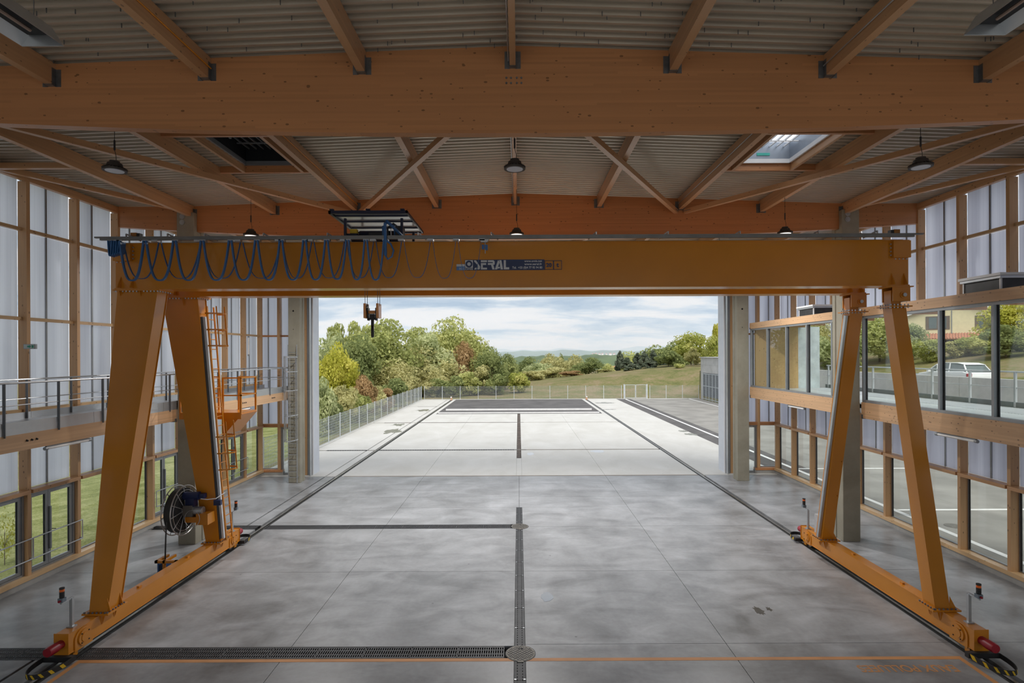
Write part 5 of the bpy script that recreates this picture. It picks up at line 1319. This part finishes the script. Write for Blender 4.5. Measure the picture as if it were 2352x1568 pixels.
# ------------------------------------------------------------------ mesh fence
def fence(name, pts, label, grp, gate=None):
    t = thing(name, label, 'fence', (pts[0][0], pts[0][1], 0), grp)
    pp = None; pn = None
    for (xa, ya), (xb, yb) in zip(pts[:-1], pts[1:]):
        d = Vector((xb - xa, yb - ya, 0)); Ls = d.length; n = round(Ls / 2.5); sl = Ls / n; ang = math.atan2(d.y, d.x)
        post = MB().box(-.03, .03, -.03, .03, 0, 1.9).build('post', ZINC, t)
        m = MB(); g_ = .006
        for k in range(10): z = .08 + 1.74 * k / 9; m.box(.03, sl - .03, -g_, g_, z - g_ * 1.2, z + g_ * 1.2)
        for k in range(1, 25): x = sl * k / 25; m.box(x - .004, x + .004, -.004, .004, .05, 1.86)
        pan = m.build('mesh_panel', WIREG, t, kind='stuff', fix=False)
        base_p = WLOC[pan].copy()
        for i in range(n + 1):
            c = Vector((xa, ya, 0)) + d * (i / n)
            if i == 0: post.rotation_euler.z = ang; place(post, c, t)
            else:
                q_ = post.copy(); COL.objects.link(q_); place(q_, c, t)
            if i < n:
                mid = Vector((xa, ya, .044)) + d * ((i + .5) / n)
                if i == 0: pan.rotation_euler.z = ang; place(pan, mid, t)
                else:
                    q_ = pan.copy(); COL.objects.link(q_); place(q_, mid, t)
    return t
FZ = 78.0
fence('mesh_fence', [(-13.58, 29.6), (-13.58, FZ)], 'galvanised mesh fence running down the left edge of the yard', 'yard mesh fences')
fence('mesh_fence', [(-13.2, FZ), (14.4, FZ)], 'galvanised mesh fence across the far end of the yard, left of the gate', 'yard mesh fences')
fence('mesh_fence', [(18.35, FZ), (25.2, FZ)], 'galvanised mesh fence across the far end of the yard, right of the gate', 'yard mesh fences')
gt = thing('yard_gate', 'small double-leaf mesh gate in the far fence', 'gate', (16.3, FZ, 0))
for x in (14.75, 17.95): MB().box(x - .07, x + .07, FZ - .07, FZ + .07, 0, 2.05).build('gate_post', ZINC, gt)
for a, b in ((14.85, 16.32), (16.38, 17.85)):
    lf = MB().box(a, a + .06, FZ - .03, FZ + .03, .1, 1.98).box(b - .06, b, FZ - .03, FZ + .03, .1, 1.98).box(a + .06, b - .06, FZ - .03, FZ + .03, .1, .16).box(a + .06, b - .06, FZ - .03, FZ + .03, 1.92, 1.98).build('gate_leaf', ZINC, gt)
    m = MB()
    for k in range(9): z = .26 + .18 * k; m.box(a + .06, b - .06, FZ - .005, FZ + .005, z - .006, z + .006)
    for k in range(12): x = a + .1 + .11 * k; m.box(x - .004, x + .004, FZ - .004, FZ + .004, .16, 1.92)
    m.build('wire_infill', WIREG, lf, kind='stuff', fix=False)
MB().box(16.30, 16.40, FZ - .05, FZ - .03, 1.0, 1.14).build('lock', GALV, gt)

# ------------------------------------------------------------------ concrete building beside the yard
cb = thing('concrete_building', 'low pale concrete building with a metal grille door, beside the far yard', 'building', (30, 71.5, 0))
bx0, by0, by1, bz = 25.3, 66.3, 77.3, 5.75
MB().box(bx0 + .02, 38, by0, by1, 0, 4.1 - .02).build('inner_block', plain('dark_interior', (.16, .17, .19), .8), cb)
MB().box(bx0, 38, by0, by1, 3.65, bz).build('wall', CR, cb)
for k in range(5):
    y = by0 + .05 + 2.2 * k
    for z0, z1 in ((3.68, 4.7), (4.72, 5.72)): MB().box(bx0 - .02, bx0, y, y + 2.17, z0, z1).build('wall_panel', CR, cb)
MB().box(bx0 - .02, bx0 + .3, by1 - .7, by1, 0, 3.66).build('corner_pier', CR, cb)
MB().box(bx0 - .02, bx0 + .3, by0 + 2.2, by0 + 2.7, 0, 3.66).build('corner_pier', CR, cb)
gr_ = MB().box(bx0 - .02, bx0 + .04, by1 - .82, by1 - .7, 0, 3.6).box(bx0 - .02, bx0 + .04, by0 + 2.7, by0 + 2.82, 0, 3.6).build('grille_frame', ZINC, cb)
for k in range(1, 6): y = by0 + 2.8 + (by1 - .8 - by0 - 2.8) * k / 6; MB().box(bx0 - .03, bx0 + .04, y - .05, y + .05, 0, 3.6).build('grille_post', ZINC, gr_)
for z in (.1, 1.85, 3.5): MB().box(bx0 - .03, bx0 + .02, by0 + 2.8, by1 - .8, z, z + .08).build('grille_rail', ZINC, gr_)
m = MB()
for k in range(24): z = .2 + .14 * k; m.box(bx0 - .01, bx0 + .01, by0 + 2.8, by1 - .8, z, z + .03)
m.build('grille_bars', WIREG, gr_, kind='stuff')
MB().box(bx0 - .25, 38.2, by0 - .1, by1 + .1, bz, bz + .07).build('roof_edge', plain('pale_roof', (.7, .7, .69), .7), cb)

# ------------------------------------------------------------------ car on the upper road
def car():
    t = thing('car', 'white estate car parked on the upper road behind the retaining wall', 'car', (29.2, 37.5, 3.93))
    def P(x, y, z): return (29.2 + x, 37.5 + y, 3.93 + z)   # front toward +Y (away)
    prof = [(-2.3, .35), (-2.33, .75), (-2.28, 1.02), (-1.95, 1.10), (1.0, 1.02), (1.9, .90), (2.25, .72), (2.33, .40), (2.2, .22), (-2.2, .22)]
    b = MB(); xs = [(-.90, 0), (-.82, .03), (.82, .03), (.90, 0)]
    b.prism(prof, P(-.9, 0, 0), (0, 1, 0), (0, 0, 1), (1.8, 0, 0))
    b.build('body', CARW, t, bevel=.04)
    cab = [(-2.20, 1.06), (-1.85, 1.48), (-1.3, 1.60), (-.1, 1.62), (.45, 1.50), (1.25, 1.02)]
    n = len(cab); lo_ = [P(-.84 if z < 1.2 else -.66, y, z) for y, z in cab]; hi_ = [P(.84 if z < 1.2 else .66, y, z) for y, z in cab]
    MB().add(lo_ + hi_, [tuple(range(n)), tuple(range(2 * n - 1, n - 1, -1))] + [(i, i + n, (i + 1) % n + n, (i + 1) % n) for i in range(n)]).build('cabin', CARG, t)
    MB().prism([(-1.9, 1.50), (-1.3, 1.615), (-.1, 1.635), (.42, 1.53), (-.1, 1.60), (-1.3, 1.58)], P(-.67, 0, .02), (0, 1, 0), (0, 0, 1), (1.34, 0, 0)).build('roof', CARW, t)
    for sx in (-.80, .74):
        for (ya, za), (yb, zb_) in (((-2.18, 1.06), (-1.82, 1.50)), ((-.75, 1.06), (-.7, 1.6)), ((.3, 1.05), (.42, 1.5)), ((1.25, 1.02), (.45, 1.52))):
            MB().bar(P(sx, ya, za), P(sx * .84, yb, zb_), .07, .07).build('pillar', CARW, t)
    for y in (-1.45, 1.45):
        for sx in (-.92, .72): 
            wl = MB().tube(P(sx, y, .33), P(sx + .2, y, .33), .33, 20).build('wheel', BLACK, t)
            MB().tube(P(sx - .01, y, .33), P(sx, y, .33), .2, 14).build('hubcap', GALV, wl)
    MB().box(*[v for pr in zip(P(-.91, -2.35, .78), P(-.6, -2.27, .98)) for v in pr]).build('tail_lamp', RED, t)
    MB().box(*[v for pr in zip(P(-.88, 1.95, .66), P(-.6, 2.30, .84)) for v in pr]).build('head_lamp', plain('clear_lamp', (.6, .65, .7), .2), t)
    MB().box(*[v for pr in zip(P(-1.06, .78, 1.0), P(-.88, .95, 1.14)) for v in pr]).build('wing_mirror', CARW, t)
car()

# ------------------------------------------------------------------ houses
def house(loc, w_, d, h, rz, label, mwall, det=True):
    t = thing('house', label, 'house', (0, 0, 0))
    MB().prism([(-w_ / 2, 0), (w_ / 2, 0), (w_ / 2, h), (0, h + w_ * .17), (-w_ / 2, h)], (0, 0, 0), (1, 0, 0), (0, 0, 1), (0, d, 0)).build('wall', mwall, t)
    for sx in (-1, 1):
        MB().hexa([(0, -.5, h + w_ * .17), (sx * (w_ / 2 + .5), -.5, h - .17 * 1), (sx * (w_ / 2 + .5), d + .4, h - .17), (0, d + .4, h + w_ * .17)],
                  [(0, -.5, h + w_ * .17 + .16), (sx * (w_ / 2 + .5), -.5, h - .01), (sx * (w_ / 2 + .5), d + .4, h - .01), (0, d + .4, h + w_ * .17 + .16)]).build('roof', TILE, t)
        if det: MB().bar((0, -.52, h + w_ * .17 + .04), (sx * (w_ / 2 + .5), -.52, h - .12), .06, .22).build('verge_board', WTRIM, t)
    if det:
        for x0, x1, z0, z1 in ((-3.2, -.6, 2.9, 4.7), (2.0, 4.0, 2.8, 4.6)):
            f = MB().box(x0, x1, -.06, .02, z0, z1).build('window', plain('brown_shutter', (.14, .10, .07), .6) if 'brown_shutter' not in bpy.data.materials else bpy.data.materials['brown_shutter'], t)
            MB().box(x0 + .35, (x0 + x1) / 2 - .1, -.08, -.06, z0 + .15, z1 - .15).build('pane', CARG, f); MB().box((x0 + x1) / 2 + .1, x1 - .35, -.08, -.06, z0 + .15, z1 - .15).build('pane', CARG, f)
        aw = MB().hexa([(-3.4, -2.2, 1.55), (2.6, -2.2, 1.55), (2.6, 0, 2.25), (-3.4, 0, 2.25)], [(-3.4, -2.2, 1.65), (2.6, -2.2, 1.65), (2.6, 0, 2.35), (-3.4, 0, 2.35)]).build('tile_awning', TILE, t)
        for k in range(20): MB().tube((-3.3 + .305 * k, -2.22, 1.66), (-3.3 + .305 * k, 0, 2.37), .08, 6).build('tile', TILE, aw)
        MB().box(-1.2, 2.2, -.05, .01, 0, 1.5).build('porch_shade_panel', plain('porch_shade', (.12, .10, .08), .8), t)  # dark panel painted as the shade below the awning
        MB().tube((-.4, -.05, 0), (-.4, -.05, h + .5), .05, 8).build('downpipe', ALU, t)
    t.location = loc; t.rotation_euler.z = rz; WLOC[t] = Vector(loc)
    return t
hc = at(2195, 790, 74)
house((hc.x, hc.y, ground(hc.x, hc.y) - .1), 10.5, 8, 4.9, -math.atan2(hc.x, hc.y), 'cream house with a gable and clay-tiled awning seen through the right glazing', HOUSEW)
p = at(1415, 851, 300)
house((p.x, 300, p.z - .6), 4.6, 6, 2.2, 1.0, 'small red-roofed house half hidden among the trees before the conifers', HOUSEW, False)

# ------------------------------------------------------------------ trees
def crown_mesh(name, seed, kind, m, nl=5200, leaf=.30, shape='round'):
    """crown of leaf clumps in a unit box: x,y in +-.5, z in 0..1"""
    r = np.random.default_rng(seed)
    nb = {'round': 46, 'tall': 40, 'airy': 34, 'cone': 44, 'bush': 26}[shape]
    B = []
    while len(B) < nb:
        u = r.uniform(-1, 1, 3)
        if shape == 'cone':
            zz = (u[2] + 1) / 2; lim = .5 * (1 - zz) ** .8 + .03
            a = r.uniform(0, 2 * PI); rr = lim * math.sqrt(r.uniform(.3, 1)); B.append((rr * math.cos(a), rr * math.sin(a), zz * .95, .055 + .09 * (1 - zz)))
        else:
            if np.linalg.norm(u) > 1: continue
            if np.linalg.norm(u) < .42 and r.uniform() < .8: continue
            rad = r.uniform(.11, .19) if shape != 'airy' else r.uniform(.07, .14)
            sq = 1.0 - .25 * max(0, u[2]) if shape != 'tall' else 1.0 - .45 * max(0, u[2])
            B.append((u[0] * .40 * sq, u[1] * .40 * sq, .5 + u[2] * .40, rad))
    B = np.array(B); wgt = B[:, 3] ** 2; idx = r.choice(len(B), nl, p=wgt / wgt.sum())
    d = r.normal(size=(nl, 3)); d /= np.linalg.norm(d, axis=1, keepdims=True)
    rad = B[idx, 3:4] * (1 + r.normal(0, .10, (nl, 1)))
    sc3 = np.array([1, 1, .8])
    pos = B[idx, :3] + d * rad * sc3
    nrm = d * .8 + r.normal(0, .45, (nl, 3)); nrm /= np.linalg.norm(nrm, axis=1, keepdims=True)
    t1 = np.cross(nrm, r.normal(size=(nl, 3))); t1 /= np.linalg.norm(t1, axis=1, keepdims=True); t2 = np.cross(nrm, t1)
    sz = leaf * r.uniform(.55, 1.25, (nl, 1))
    q_ = np.stack([pos - t1 * sz, pos - t2 * sz * .55, pos + t1 * sz, pos + t2 * sz * .55], 1).reshape(-1, 3)
    me = bpy.data.meshes.new(name)
    me.from_pydata(q_.tolist(), [], np.arange(nl * 4).reshape(-1, 4).tolist()); me.materials.append(m)
    return me
def trunk_mesh(name, m, seed):
    r = random.Random(seed); b = MB()
    b.tube((0, 0, -.1), (0, 0, .55), .022, 8, .012)
    for k in range(7):
        a = r.uniform(0, 2 * PI); z = r.uniform(.22, .5)
        b.tube((0, 0, z), (.27 * math.cos(a), .27 * math.sin(a), z + r.uniform(.15, .3)), .009, 6, .003)
    me = bpy.data.meshes.new(name); me.from_pydata([tuple(v) for v in b.v], [], b.f); me.materials.append(m); return me
TR = {}
def tree_proto(kind, shape, nl, leaf, bark=None):
    k = (kind, shape, nl, leaf)
    if k not in TR: TR[k] = (crown_mesh('foliage', len(TR) * 7 + 3, kind, LEAF[kind], nl, leaf, shape), trunk_mesh('trunk', bark or BARK, len(TR)))
    return TR[k]
def tree(xpx, ytop, wpx, Y, kind, label, shape='round', nl=5200, leaf=.034, grp=None, name='tree', zb_=None, bark=None, cat='tree', dz=0.0):
    if name == 'shrub': Y = 15.6 * F / (VX - xpx) if xpx < 965 else Y
    p = at(xpx, ytop, Y); W = wpx * Y / F
    zg = ground(p.x, Y) - .15 if zb_ is None else zb_
    H = max(p.z - zg, 1.0)
    fm_, tm = tree_proto(kind, shape, nl, leaf, bark)
    t = thing(name, label, cat, (p.x, Y, zg), grp)
    rz = random.uniform(0, 6.28)
    lo_ = .04 if shape in ('bush', 'cone') else .06
    f = bpy.data.objects.new('foliage', fm_); COL.objects.link(f); f.parent = t; f.location = (0, 0, H * lo_); f.scale = (W * 1.08, W * 1.08, H * (1 - lo_) * 1.06); f.rotation_euler.z = rz; f['kind'] = 'stuff'
    k = bpy.data.objects.new('trunk', tm); COL.objects.link(k); k.parent = t; k.scale = (W * .8, W * .8, H); k.rotation_euler.z = rz
    return t
GT = 'trees left of the yard'
tree(772, 737, 70, 112, 'green', 'tall loose poplar-like tree behind the yellow tree, left of its twin', 'airy', 4200, .036, GT)
tree(822, 734, 78, 110, 'green', 'tall loose poplar-like tree behind the hook block', 'airy', 4200, .036, GT)
tree(762, 764, 90, 88, 'silver', 'greyish-green tree above the yellow tree by the left door jamb', 'round', 5200, .034, GT)
tree(880, 737, 175, 84, 'green', 'broad mid-green tree filling the middle of the left tree mass', 'round', 9000, .026, GT)
tree(815, 775, 110, 76, 'dark', 'dark green tree right behind the yellow tree', 'round', 6200, .030, GT)
tree(1046, 735, 135, 100, 'green', 'tall round-topped green tree, highest of the left tree mass', 'round', 8000, .026, GT)
tree(965, 752, 110, 104, 'green', 'green tree in the dip between the two highest crowns', 'round', 6200, .030, GT)
tree(985, 768, 110, 92, 'silver', 'pale green tree below the round-topped crown', 'round', 6200, .030, GT)
tree(1105, 790, 85, 98, 'green', 'green tree sloping down to the right of the brown tree', 'round', 6200, .030, GT)
tree(775, 790, 100, 58, 'yellow', 'yellow-green tree beside the left door jamb', 'round', 7500, .030, GT)
tree(970, 797, 165, 90, 'olive', 'pale olive bushy tree before the brown tree, above the fence corner', 'round', 9000, .026, GT)
tree(905, 830, 110, 80, 'olive', 'lower olive bush left of the pale olive tree', 'round', 6200, .030, GT)
tree(1066, 787, 66, 96, 'brown', 'reddish-brown autumn tree right of the pale olive tree', 'tall', 6200, .034, GT)
tree(1130, 800, 75, 90, 'dark', 'dark green tree at the right end of the left tree mass', 'round', 6200, .030, GT)
tree(1160, 815, 60, 96, 'dark', 'small dark tree stepping down beside the distant view', 'round', 4500, .036, GT)
tree(1190, 852, 50, 88, 'bright', 'small bright green bush in front of the dark tree', 'bush', 3200, .05, GT)
tree(1100, 835, 70, 88, 'olive', 'olive shrub at the foot of the brown tree', 'bush', 4000, .045, GT)
GS = 'shrubs behind the left fence'
for i, (x, y, w_, Y, kd) in enumerate(((742, 872, 60, 44, 'silver'), (790, 880, 70, 48, 'olive'), (836, 868, 60, 56, 'brown'), (862, 880, 60, 58, 'olive'), (905, 868, 75, 62, 'dark'), (930, 858, 70, 64, 'olive'), (960, 862, 60, 70, 'olive'), (760, 905, 60, 40, 'dark'), (820, 902, 70, 50, 'green'), (880, 895, 60, 60, 'brown'), (1000, 868, 70, 84, 'dark'))):
    nm_ = {'silver': 'grey-green', 'olive': 'olive', 'brown': 'brownish', 'dark': 'dark green', 'green': 'green'}[kd]
    tree(x, y, w_, Y, kd, f'{nm_} shrub behind the left mesh fence, {ORD[i]} of the row', 'bush', 4000, .045, GS, 'shrub', cat='shrub')
for x, y, w_, Y, kd, lb in ((1000, 858, 60, 84, 'olive', 'olive bush beyond the far fence, beside the fence corner'), (1042, 862, 55, 83, 'dark', 'dark bush beyond the far fence, under the brown tree'), (1078, 850, 60, 86, 'green', 'green bush beyond the far fence, right of the brown tree'), (1140, 858, 55, 86, 'dark', 'dark bush beyond the far fence, left of the bright bush')):
    tree(x, y, w_, Y, kd, lb, 'bush', 4000, .045, 'bushes beyond the far fence', 'bush', cat='shrub')
GM = 'trees in the valley'
for i, (x, y, w_, Y, kd, sh, lb) in enumerate(((1215, 822, 60, 150, 'dark', 'round', 'dark tree low in the valley, at the left of the gap'), (1255, 815, 55, 190, 'olive', 'round', 'pale olive tree in the valley left of the round dark tree'), (1240, 830, 70, 140, 'silver', 'round', 'grey-green tree in the valley, left part'), (1285, 822, 50, 170, 'olive', 'round', 'olive tree standing next to the round dark tree in the valley'), (1352, 822, 62, 128, 'dark', 'round', 'round dark green tree standing alone before the valley'), (1321, 839, 26, 126, 'dark', 'round', 'small dark tree touching the round dark tree'),
                                         (1270, 842, 70, 122, 'olive', 'bush', 'olive thicket left of the round dark tree'), (1220, 850, 60, 116, 'olive', 'bush', 'olive thicket right of the bright bush'), (1312, 852, 60, 118, 'brown', 'bush', 'brownish thicket below the round dark tree'), (1395, 835, 40, 160, 'green', 'round', 'green tree behind the small red-roofed house'), (1385, 850, 40, 125, 'olive', 'bush', 'olive bush in front of the small red-roofed house'), (1290, 812, 16, 260, 'dark', 'tall', 'slim dark poplar far down the valley'), (1322, 818, 60, 230, 'olive', 'round', 'pale tree far behind the round dark tree'))):
    tree(x, y, w_, Y, kd, lb, sh, 4500 if sh != 'bush' else 4000, .036 if sh != 'bush' else .045, GM, zb_=None)
GC = 'conifers on the hillside'
for i, (x, y, w_, Y) in enumerate(((1424, 808, 26, 122), (1440, 822, 34, 120), (1464, 812, 30, 124), (1480, 808, 28, 120), (1500, 806, 30, 122), (1452, 835, 40, 112), (1490, 830, 44, 112), (1516, 815, 30, 118))):
    tree(x, y, w_, Y, 'conifer', f'blue-green conifer on the hillside, {ORD[i]} of the clump', 'cone', 4200, .06, GC)
GH = 'trees on the right hill'
for x, y, w_, Y, kd, sh, lb in ((1535, 805, 62, 108, 'dark', 'bush', 'rounded dark bush right of the conifers'), (1587, 765, 80, 112, 'bright', 'round', 'broad bright green tree on the right hill'), (1592, 796, 40, 104, 'olive', 'airy', 'small pale-trunked tree before the broad bright tree'), (1640, 772, 40, 100, 'bright', 'round', 'bright tree cut off by the right door jamb'), (1645, 742, 26, 104, 'yellow', 'airy', 'tall thin treetop beside the right door jamb'), (1560, 835, 26, 99, 'green', 'bush', 'small bush at the foot of the broad bright tree'),
                                (1560, 788, 90, 175, 'dark', 'round', 'wooded rise behind the broad bright tree'), (1510, 797, 90, 185, 'dark', 'round', 'wooded rise behind the conifers'), (1460, 804, 90, 200, 'green', 'round', 'lower wooded rise behind the conifers')):
    tree(x, y, w_, Y, kd, lb, sh, 5200 if sh != 'bush' else 4000, .034 if sh != 'bush' else .045, GH, bark=BARKP if 'pale' in lb else None)
GW = 'trees seen through the right glazing'
for x, y, w_, Y, kd, sh, lb in ((2020, 722, 150, 66, 'green', 'round', 'large green tree behind the slim crane legs, seen through the glazing'), (1880, 738, 90, 72, 'olive', 'round', 'olive tree through the glazing, left of the column'), (1895, 775, 80, 66, 'silver', 'bush', 'grey-green hedge bush through the glazing, left of the column'), (2098, 745, 55, 62, 'silver', 'round', 'grey-green shrub at the left corner of the cream house'), (2140, 775, 60, 58, 'green', 'bush', 'green shrub before the cream house, left'), (2190, 782, 60, 58, 'olive', 'bush', 'olive shrub before the cream house, middle'), (2235, 768, 70, 57, 'green', 'bush', 'green shrub before the cream house, right'), (2320, 690, 120, 56, 'yellow', 'round', 'yellowing tree right of the cream house'), (2310, 745, 110, 52, 'dark', 'bush', 'dark bush under the yellowing tree'), (2380, 735, 110, 54, 'green', 'round', 'green tree at the right frame edge beyond the glazing'), (1960, 770, 60, 62, 'dark', 'bush', 'dark shrub through the glazing behind the column'), (2065, 772, 50, 60, 'green', 'bush', 'green shrub through the glazing between the crane legs')):
    tree(x, y, w_, Y, kd, lb, sh, 6200 if sh != 'bush' else 4000, .030 if sh != 'bush' else .045, GW)
# sapling outside the left windows
tree(10, 1150, 60, 17.5, 'yellow', 'thin yellowing sapling outside the nearest left window', 'airy', 500, .03, None, 'sapling')
tag(MB().box(-17.0, -16.9, 23.0, 23.1, ground(-17, 23), 1.2).build('marker_post', WTRIM), 'small white marker post on the lawn outside the left windows', 'post')
# ------------------------------------------------------------------ distant hills, town and haze
def ridge(name, D, depth, x0, x1, f, m, label, n=90):
    b = []; rows = 7
    for j in range(rows):
        t = j / (rows - 1)
        for i in range(n + 1):
            x = x0 + (x1 - x0) * i / n; h = f(x) * math.sin(PI * min(1, t * .98 + .02)) ** .8
            b.append((x, D + depth * t + 4 * math.sin(x * .05 + j), -14 + h + 14 * 0))
    fc = [(j * (n + 1) + i, j * (n + 1) + i + 1, (j + 1) * (n + 1) + i + 1, (j + 1) * (n + 1) + i) for j in range(rows - 1) for i in range(n)]
    me = bpy.data.meshes.new(name); me.from_pydata(b, [], fc); me.materials.append(m)
    for p in me.polygons: p.use_smooth = True
    o = bpy.data.objects.new(name, me); COL.objects.link(o); place(o, (0, 0, 0)); o['kind'] = 'structure'; o['label'] = label; return o
def rz_(px_, Y): return at(px_, 815, Y).x
def prof_(D, pts, jag=.0, fq=.02):
    xs2 = [at(a, 815, D).x for a, b in pts]; zs2 = [at(a, b, D).z + 14 for a, b in pts]
    return lambda x: float(np.interp(x, xs2, zs2)) + jag * (math.sin(x * fq) + .6 * math.sin(x * fq * 2.7 + 1) + .5 * math.sin(x * fq * 6.1))
ridge('wooded_ridge', 520, 160, rz_(1100, 520), rz_(1660, 520), prof_(600, [(1100, 822), (1250, 818), (1330, 815), (1420, 816), (1500, 806), (1560, 795), (1660, 790)], .8, .09), FOREST, 'dark wooded ridge beyond the valley')
ridge('distant_hills', 2100, 700, rz_(1000, 2100), rz_(1700, 2100), prof_(2400, [(1000, 808), (1160, 806), (1250, 807), (1330, 804), (1420, 803), (1480, 806), (1700, 806)], 3, .012), FIELDS, 'low blue hills on the horizon')
ridge('distant_mountains', 5200, 1200, rz_(1000, 5200), rz_(1750, 5200), prof_(5800, [(1000, 803), (1150, 799), (1180, 804), (1270, 804), (1290, 800), (1335, 801), (1345, 804), (1420, 803), (1450, 798), (1510, 794), (1600, 794), (1750, 798)], 5, .006), FIELDS, 'pale blue mountains farthest on the horizon')
TW = plain('town_walls', (.75, .70, .64), .8, var=.1)
for i, x in enumerate((1362, 1369, 1377, 1384, 1393, 1402, 1411)):
    D = 1500.; q_ = at(x, 813.5 - (i % 2) * .6, D); s_ = 2.4 + .4 * (i * 7 % 4)
    t = thing('town_house', f'tiny pale red-roofed house of the hill town on the horizon, {ORD[i]} from its left end', 'house', (q_.x, D, q_.z - 3), 'houses of the distant hill town')
    MB().box(q_.x - s_, q_.x + s_, D, D + 8, q_.z - 14, q_.z + 1.5).build('wall', TW, t)
    MB().prism([(-s_, 0), (s_, 0), (0, 2.2)], (q_.x, D - .3, q_.z + 1.5), (1, 0, 0), (0, 0, 1), (0, 8.6, 0)).build('roof', TILE, t)
ridge('town_hill', 1480, 200, rz_(1290, 1500), rz_(1500, 1500), prof_(1580, [(1290, 830), (1350, 816.5), (1420, 815), (1500, 830)], .5, .02), FOREST, 'wooded hill carrying the distant town')
hv = bpy.data.materials.new('haze_air'); hv.use_nodes = True; t_ = hv.node_tree; t_.nodes.clear()
o_ = t_.nodes.new('ShaderNodeOutputMaterial'); vs_ = t_.nodes.new('ShaderNodeVolumeScatter'); vs_.inputs['Color'].default_value = (.62, .79, 1, 1); vs_.inputs['Density'].default_value = 4.2e-4
t_.links.new(vs_.outputs[0], o_.inputs['Volume'])
hz = MB().box(-2600, 3200, 300, 7000, -40, 130).build('haze', hv); hz['kind'] = 'stuff'; hz['label'] = 'blue distance haze over the far hills'; hz['category'] = 'haze'
